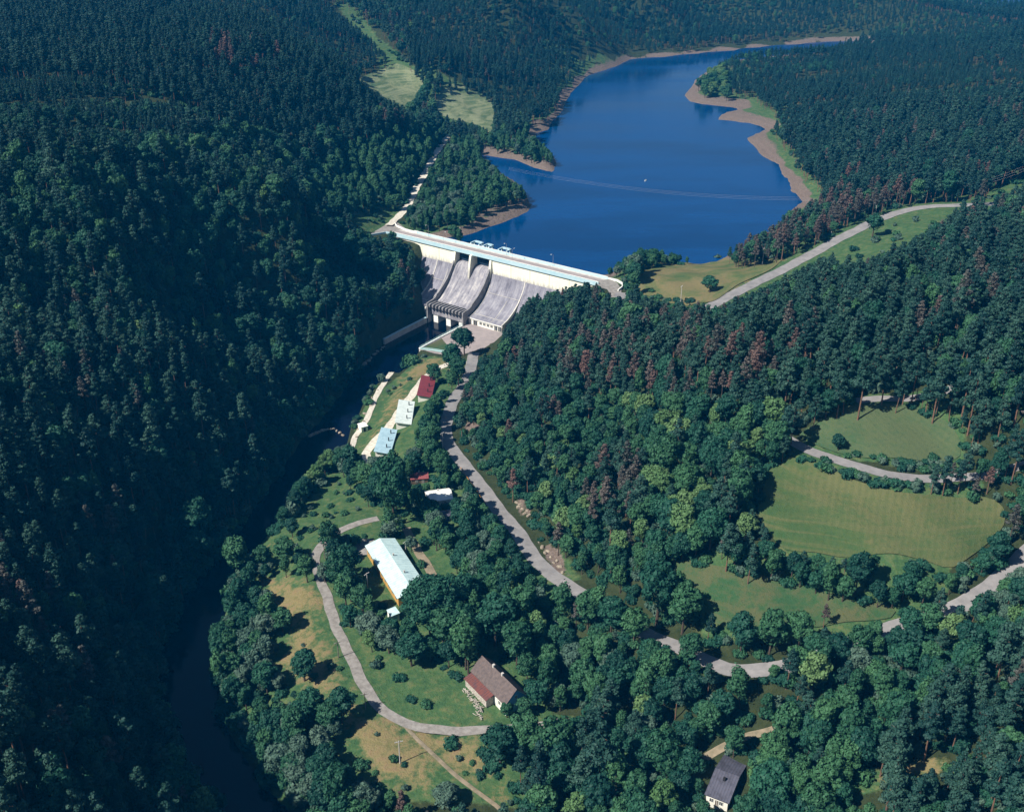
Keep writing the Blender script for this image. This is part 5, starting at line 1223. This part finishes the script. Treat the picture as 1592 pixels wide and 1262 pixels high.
# bushes: along road verges, field edges, meadows and the water
BUSH = []
def bushes(n, poly, smin, smax, far=False):
    P = np.array(poly, float); lo, hi = P.min(0), P.max(0); k = 0; g = 0
    while k < n and g < n*40:
        g += 1; q = rng.uniform(lo, hi)
        if not fill_pt(q, poly): continue
        p = gnd(*q)
        if any(np.hypot(*(p[:2]-c)) < r*.9 for c, r in BUILD): continue
        dd = min(ldist(p[None, :2], P_)[0][0]-w/2 for _, P_, w in roads)
        if dd < 1.2: continue
        BUSH.append((p, f'bu{int(rng.integers(3))}', rng.uniform(smin, smax))); k += 1
def fill_pt(q, poly):
    ins = False
    for i in range(len(poly)):
        (x0, y0), (x1, y1) = poly[i-1], poly[i]
        if (y0 > q[1]) != (y1 > q[1]) and q[0] < (x1-x0)*(q[1]-y0)/(y1-y0)+x0: ins = not ins
    return ins
for n, poly, a, b in [
 (30, [(400,890),(440,830),(480,770),(530,745),(570,790),(500,830),(470,870)], .4, .9), (5, [(440,905),(500,930),(530,1010),(570,1090),(500,1080),(450,980)], .35, .8), (15, [(500,880),(560,870),(610,960),(640,1030),(720,1080),(700,1115),(620,1100),(570,1040),(530,960)], .45, 1.0),
 (5, [(570,1120),(640,1150),(660,1240),(600,1262),(560,1200)], .35, .8), (12, [(680,1200),(760,1150),(880,1130),(880,1262),(780,1262)], .4, 1.0), (5, [(560,620),(610,585),(650,580),(600,660),(565,690)], .4, .8), (8, [(600,570),(640,556),(560,640),(548,690),(545,660)], .6, 1.0),
 (24, [(1240,694),(1330,728),(1430,750),(1520,755),(1520,772),(1404,765),(1278,722)], .5, 1.1), (22, [(1290,700),(1413,718),(1490,712),(1490,738),(1420,738),(1330,716)], .5, 1.0), (18, [(1200,400),(1300,355),(1400,310),(1400,318),(1300,366),(1220,404)], .6, 1.2), (14, [(1300,400),(1400,345),(1500,325),(1440,365),(1340,412)], .6, 1.3),
 (14, [(1005,405),(1090,402),(1130,402),(1100,412),(1005,416)], .7, 1.3), (10, [(1000,450),(1060,470),(1110,470),(1040,480)], .7, 1.2), (16, [(1050,868),(1120,880),(1250,905),(1380,935),(1380,945),(1200,905),(1060,880)], .5, 1.0),
 (10, [(1540,290),(1592,262),(1592,300),(1550,310)], .6, 1.3), (14, [(550,335),(595,318),(620,330),(590,350)], .6, 1.2), (20, [(520,5),(560,35),(620,95),(640,100),(580,60)], .8, 1.6)]:
    bushes(n, poly, a, b)

# ------------------------------------------------------------------ trees as objects; past 300 of a kind one wood each
ADJ = dict(bm='mid green broadleaf tree', bd='dark green broadleaf tree', bl='yellow green broadleaf tree', bg='silvery green broadleaf tree', bp='upright young broadleaf tree',
           bD='dark green broadleaf tree', pn='tall grey green pine', pd='dark green pine', sp='dark narrow spruce', dr='rusty red dead pine', dg='bare greyish dying pine', bu='low leafy bush')
PLACE = dict(leftlow='on steep shaded slope across the dark river', bankdark='low on the black bank across the river', slope='on the wooded slope', leftmid='on the dark wooded hill beside the dam', plateau='on the distant blue plateau', terrace='among gardens between river and main road',
             riverside='in the tree belt along the river', lowright='in the wood below the main road bend', cornerpines='in the pine stand at bottom corner', hedge='in the tree row between crop field and meadow', midlow='on the slope just above the main road', midhill='on the big hill above the crop fields',
             deadpines='on the browned slope beside the dam', purple='in the purplish thinned stand above main road', edge='along the forest edge beside the fields', lakeside='by the lake beside dam end', poplar='beside the pale road beyond the dam', spit='on the wooded spit at lake edge', far='in far woods beyond the lake', fartrunks='on far lake bank with bare trunks',
             rightfar='in far woods across the lake', righthill='on the hill beyond the hill road', greentip='on the lake peninsula tip', redrow='in the browned row between lake and hill road', redtop='in the reddish patch on plateau')
NAMES = {'b': ('broadleaf_tree', 'tree'), 'p': ('conifer_tree', 'conifer'), 's': ('conifer_tree', 'conifer'), 'd': ('dead_pine', 'dead tree')}
def kind_name(v): return NAMES[v[0]] if v[:2] != 'bu' else ('bush', 'bush')
def plant(v, x, y, z, s, sh, label, group):
    nm, cat = kind_name(v); r = empty(nm, (x, y, z-.15), rng.uniform(0, 6.28)); r.scale = (s, s, sh); meta(r, label, cat, group)
    c, t = KIND[v][:2]
    link(bpy.data.objects.new('crown', c), r); link(bpy.data.objects.new('trunk' if v[:2] != 'bu' else 'stem', t), r)
n_solo = 0
for p, v, s, sh, lb in SOLO:
    if lb: plant(v, *p, s, sh, lb, 'trees hiding the far end of the dam' if 'hiding' in lb else None)
    else: plant(v, *p, s, sh, f'{ADJ[v[:2]]} standing free near the lane, buildings or fields' if p[1] < 600 else 'tree of the dark row between two far clearings', f'free standing: {ADJ[v[:2]]}' if p[1] < 600 else 'tree row between far clearings')
for p, v, s in BUSH:
    far_ = p[1] > 420
    plant(v, *p, s, s*random.uniform(.8, 1.15), 'low bush scattered on the grass of the river terrace' if p[0] < 30 and not far_ else ('low bush on verges and field edges of the hillside' if not far_ else 'small bush on grassland near lake and hill road'),
          'bushes of the river terrace' if p[0] < 30 and not far_ else ('bushes along the field edges' if not far_ else 'bushes near the lake'))
groups = {}
for t in TREES:
    X, Y, s_ = prj(t[0], t[1], t[2]+KIND[t[3]][3]*t[5]*.7)
    groups.setdefault(kind_name(t[3])[0], []).append(((0 < X < 1592 and 0 < Y < 1262), s_*t[4]*KIND[t[3]][2], t))
LIMIT = {'broadleaf_tree': 300-len([1 for s in SOLO if s[1][0] == 'b']), 'conifer_tree': 300, 'dead_pine': 250}
def wood(name, label, items):
    vs = sorted(set(t[3] for t in items)); me = bpy.data.meshes.new(name)
    me.vertices.add(len(items)); me.vertices.foreach_set('co', np.array([(t[0], t[1], t[2]-.15) for t in items], np.float32).ravel())
    a = me.attributes.new('variant', 'INT', 'POINT'); a.data.foreach_set('value', np.array([vs.index(t[3]) for t in items], np.int32))
    a = me.attributes.new('size', 'FLOAT_VECTOR', 'POINT'); a.data.foreach_set('vector', np.array([(t[4], t[4], t[5]) for t in items], np.float32).ravel())
    a = me.attributes.new('turn', 'FLOAT_VECTOR', 'POINT'); a.data.foreach_set('vector', np.array([(rng.normal()*.05, rng.normal()*.05, rng.uniform(0, 6.28)) for t in items], np.float32).ravel())
    o = link(bpy.data.objects.new(name, me)); meta(o, label, None, None, 'stuff')
    g = bpy.data.node_groups.new(name, 'GeometryNodeTree')
    g.interface.new_socket('Geometry', in_out='INPUT', socket_type='NodeSocketGeometry'); g.interface.new_socket('Geometry', in_out='OUTPUT', socket_type='NodeSocketGeometry')
    N_, Lk = g.nodes, g.links
    gi, go, jn = N_.new('NodeGroupInput'), N_.new('NodeGroupOutput'), N_.new('GeometryNodeJoinGeometry')
    def named(n, ty):
        q = N_.new('GeometryNodeInputNamedAttribute'); q.data_type = ty; q.inputs[0].default_value = n; return [s for s in q.outputs if s.enabled][0]
    vi, sz, tu = named('variant', 'INT'), named('size', 'FLOAT_VECTOR'), named('turn', 'FLOAT_VECTOR')
    er = N_.new('FunctionNodeEulerToRotation'); Lk.new(tu, er.inputs[0])
    for k, v in enumerate(vs):
        c, t = KIND[v][:2]
        if 'joined_'+v not in bpy.data.objects:
            bm = bmesh.new(); bm.from_mesh(c); n0 = len(bm.faces); bm.from_mesh(t); bm.faces.ensure_lookup_table()
            for f in bm.faces[n0:]: f.material_index = 1
            mj = bpy.data.meshes.new('tree'); bm.to_mesh(mj); bm.free(); mj.materials.append(c.materials[0]); mj.materials.append(t.materials[0])
            bpy.data.objects.new('joined_'+v, mj)
        oi = N_.new('GeometryNodeObjectInfo'); oi.inputs['Object'].default_value = bpy.data.objects['joined_'+v]
        ip = N_.new('GeometryNodeInstanceOnPoints'); cmp = N_.new('FunctionNodeCompare'); cmp.data_type = 'INT'; cmp.operation = 'EQUAL'
        ins = [s for s in cmp.inputs if s.enabled]; Lk.new(vi, ins[0]); ins[1].default_value = k
        Lk.new(gi.outputs[0], ip.inputs['Points']); Lk.new(oi.outputs['Geometry'], ip.inputs['Instance']); Lk.new([s for s in cmp.outputs if s.enabled][0], ip.inputs['Selection'])
        Lk.new(er.outputs[0], ip.inputs['Rotation']); Lk.new(sz, ip.inputs['Scale']); Lk.new(ip.outputs[0], jn.inputs[0])
    Lk.new(jn.outputs[0], go.inputs[0])
    o.modifiers.new('trees', 'NODES').node_group = g
for nm, L in groups.items():
    L.sort(key=lambda q: (-q[0], -q[1]))
    k = LIMIT[nm]
    for inn, sz, t in L[:k]:
        if not inn: continue
        plant(t[3], *t[:3], t[4], t[5], f'{ADJ[t[3][:2]]} {PLACE[t[6]]}', f'{ADJ[t[3][:2]]}s {PLACE[t[6]]}')
    rest = [t for inn, sz, t in L[k:]]+[t for inn, sz, t in L[:k] if not inn]
    if rest: wood({'broadleaf_tree': 'broadleaf_forest', 'conifer_tree': 'conifer_forest', 'dead_pine': 'dying_forest'}[nm],
                  {'broadleaf_tree': 'mass of green broadleaf crowns covering the hills', 'conifer_tree': 'mass of dark conifers covering the hills', 'dead_pine': 'mass of browned and bare pines among the woods'}[nm], rest)
# undergrowth: the shrub layer under and between the trees
U = []
y = 125.0
while y < 900:
    st = 3.0 if y < 420 else 3.8
    hw = .54*y+60; xs = np.arange(-hw, hw, st); U.append(np.stack([xs, np.full(len(xs), y)], 1)+rng.uniform(-.48, .48, (len(xs), 2))*st); y += st
U = np.concatenate(U); C2 = U
kx = np.clip(np.searchsorted(GX, U[:, 0])-1, 0, nx-2); ky = np.clip(np.searchsorted(GY, U[:, 1])-1, 0, ny-2)
uz = terz(U[:, 0], U[:, 1])
ct, cn = (U-DA) @ DT, (U-DA) @ DN
uo = (at(SL) > swid.reshape(ny, nx)[ky, kx]*1.0) & (at(SR) > -.5) & (at(ROADD) > 1.0) & ~((ct > -8) & (ct < DLEN+9) & (cn > -11) & (cn < 4)) & ~((((ct > 27) & (ct < 95) & (cn > 0) & (cn < 24)) | ((ct > 39) & (ct < 95) & (cn > 0) & (cn < 63)))) & ~((ct > 5) & (ct < 128) & (cn > 0) & (cn < 10))
for c, r in BUILD: uo &= np.hypot(*(U-c).T) > r
for poly in (PLAZA, LEFT_AB, RIGHT_AB): uo &= sdist(U, np.array(poly)) > 2
us = rng.uniform(.55, 1.25, len(U)); X, Y, s_ = prj(U[:, 0], U[:, 1], uz+1.0)
gr_ = at(attr['grass']) > .5
bank_ = (at(SR) < 5.5) & (uz < 8)
us = np.where(bank_, us*1.55, us)
uo &= ~((X > -50) & (X < 1642) & (np.maximum(clear_share(U[:, 0], U[:, 1], uz, 1.9, 2.6, us)*np.where(bank_, 1, 1.6), clear_share(U[:, 0], U[:, 1], uz, 1.9, 2.6, us, waterm)) > np.where(bank_, .45, .38)))
uo &= ~(gr_ & ~bank_ & (rng.random(len(U)) < .6))
wood('undergrowth', 'leafy shrub layer under and between the trees', [(U[i, 0], U[i, 1], uz[i]-.1, f'bu{int(rng.choice([0, 1, 1, 2]))}', us[i], us[i]*rng.uniform(.8, 1.3)) for i in np.nonzero(uo)[0]])
print('UNDER', int(uo.sum()))
# ------------------------------------------------------------------ air
m, nt, ln, b = node_mat('air'); nt.remove(b)
pv = nt.new('ShaderNodeVolumePrincipled'); pv.inputs['Color'].default_value = (.005, .40, 1.0, 1); pv.inputs['Density'].default_value = 1.0e-4; pv.inputs['Anisotropy'].default_value = 0.0
ln.new(pv.outputs[0], nt['Material Output'].inputs['Volume']); MT['air'] = m
meta(MB().box(-1760, 1760, -150, 2580, -20, 245).build('haze', 'air'), kind='stuff')
print('TREES', len(TREES), {k: len(v) for k, v in groups.items()}, 'bush', len(BUSH), 'solo', len(SOLO))
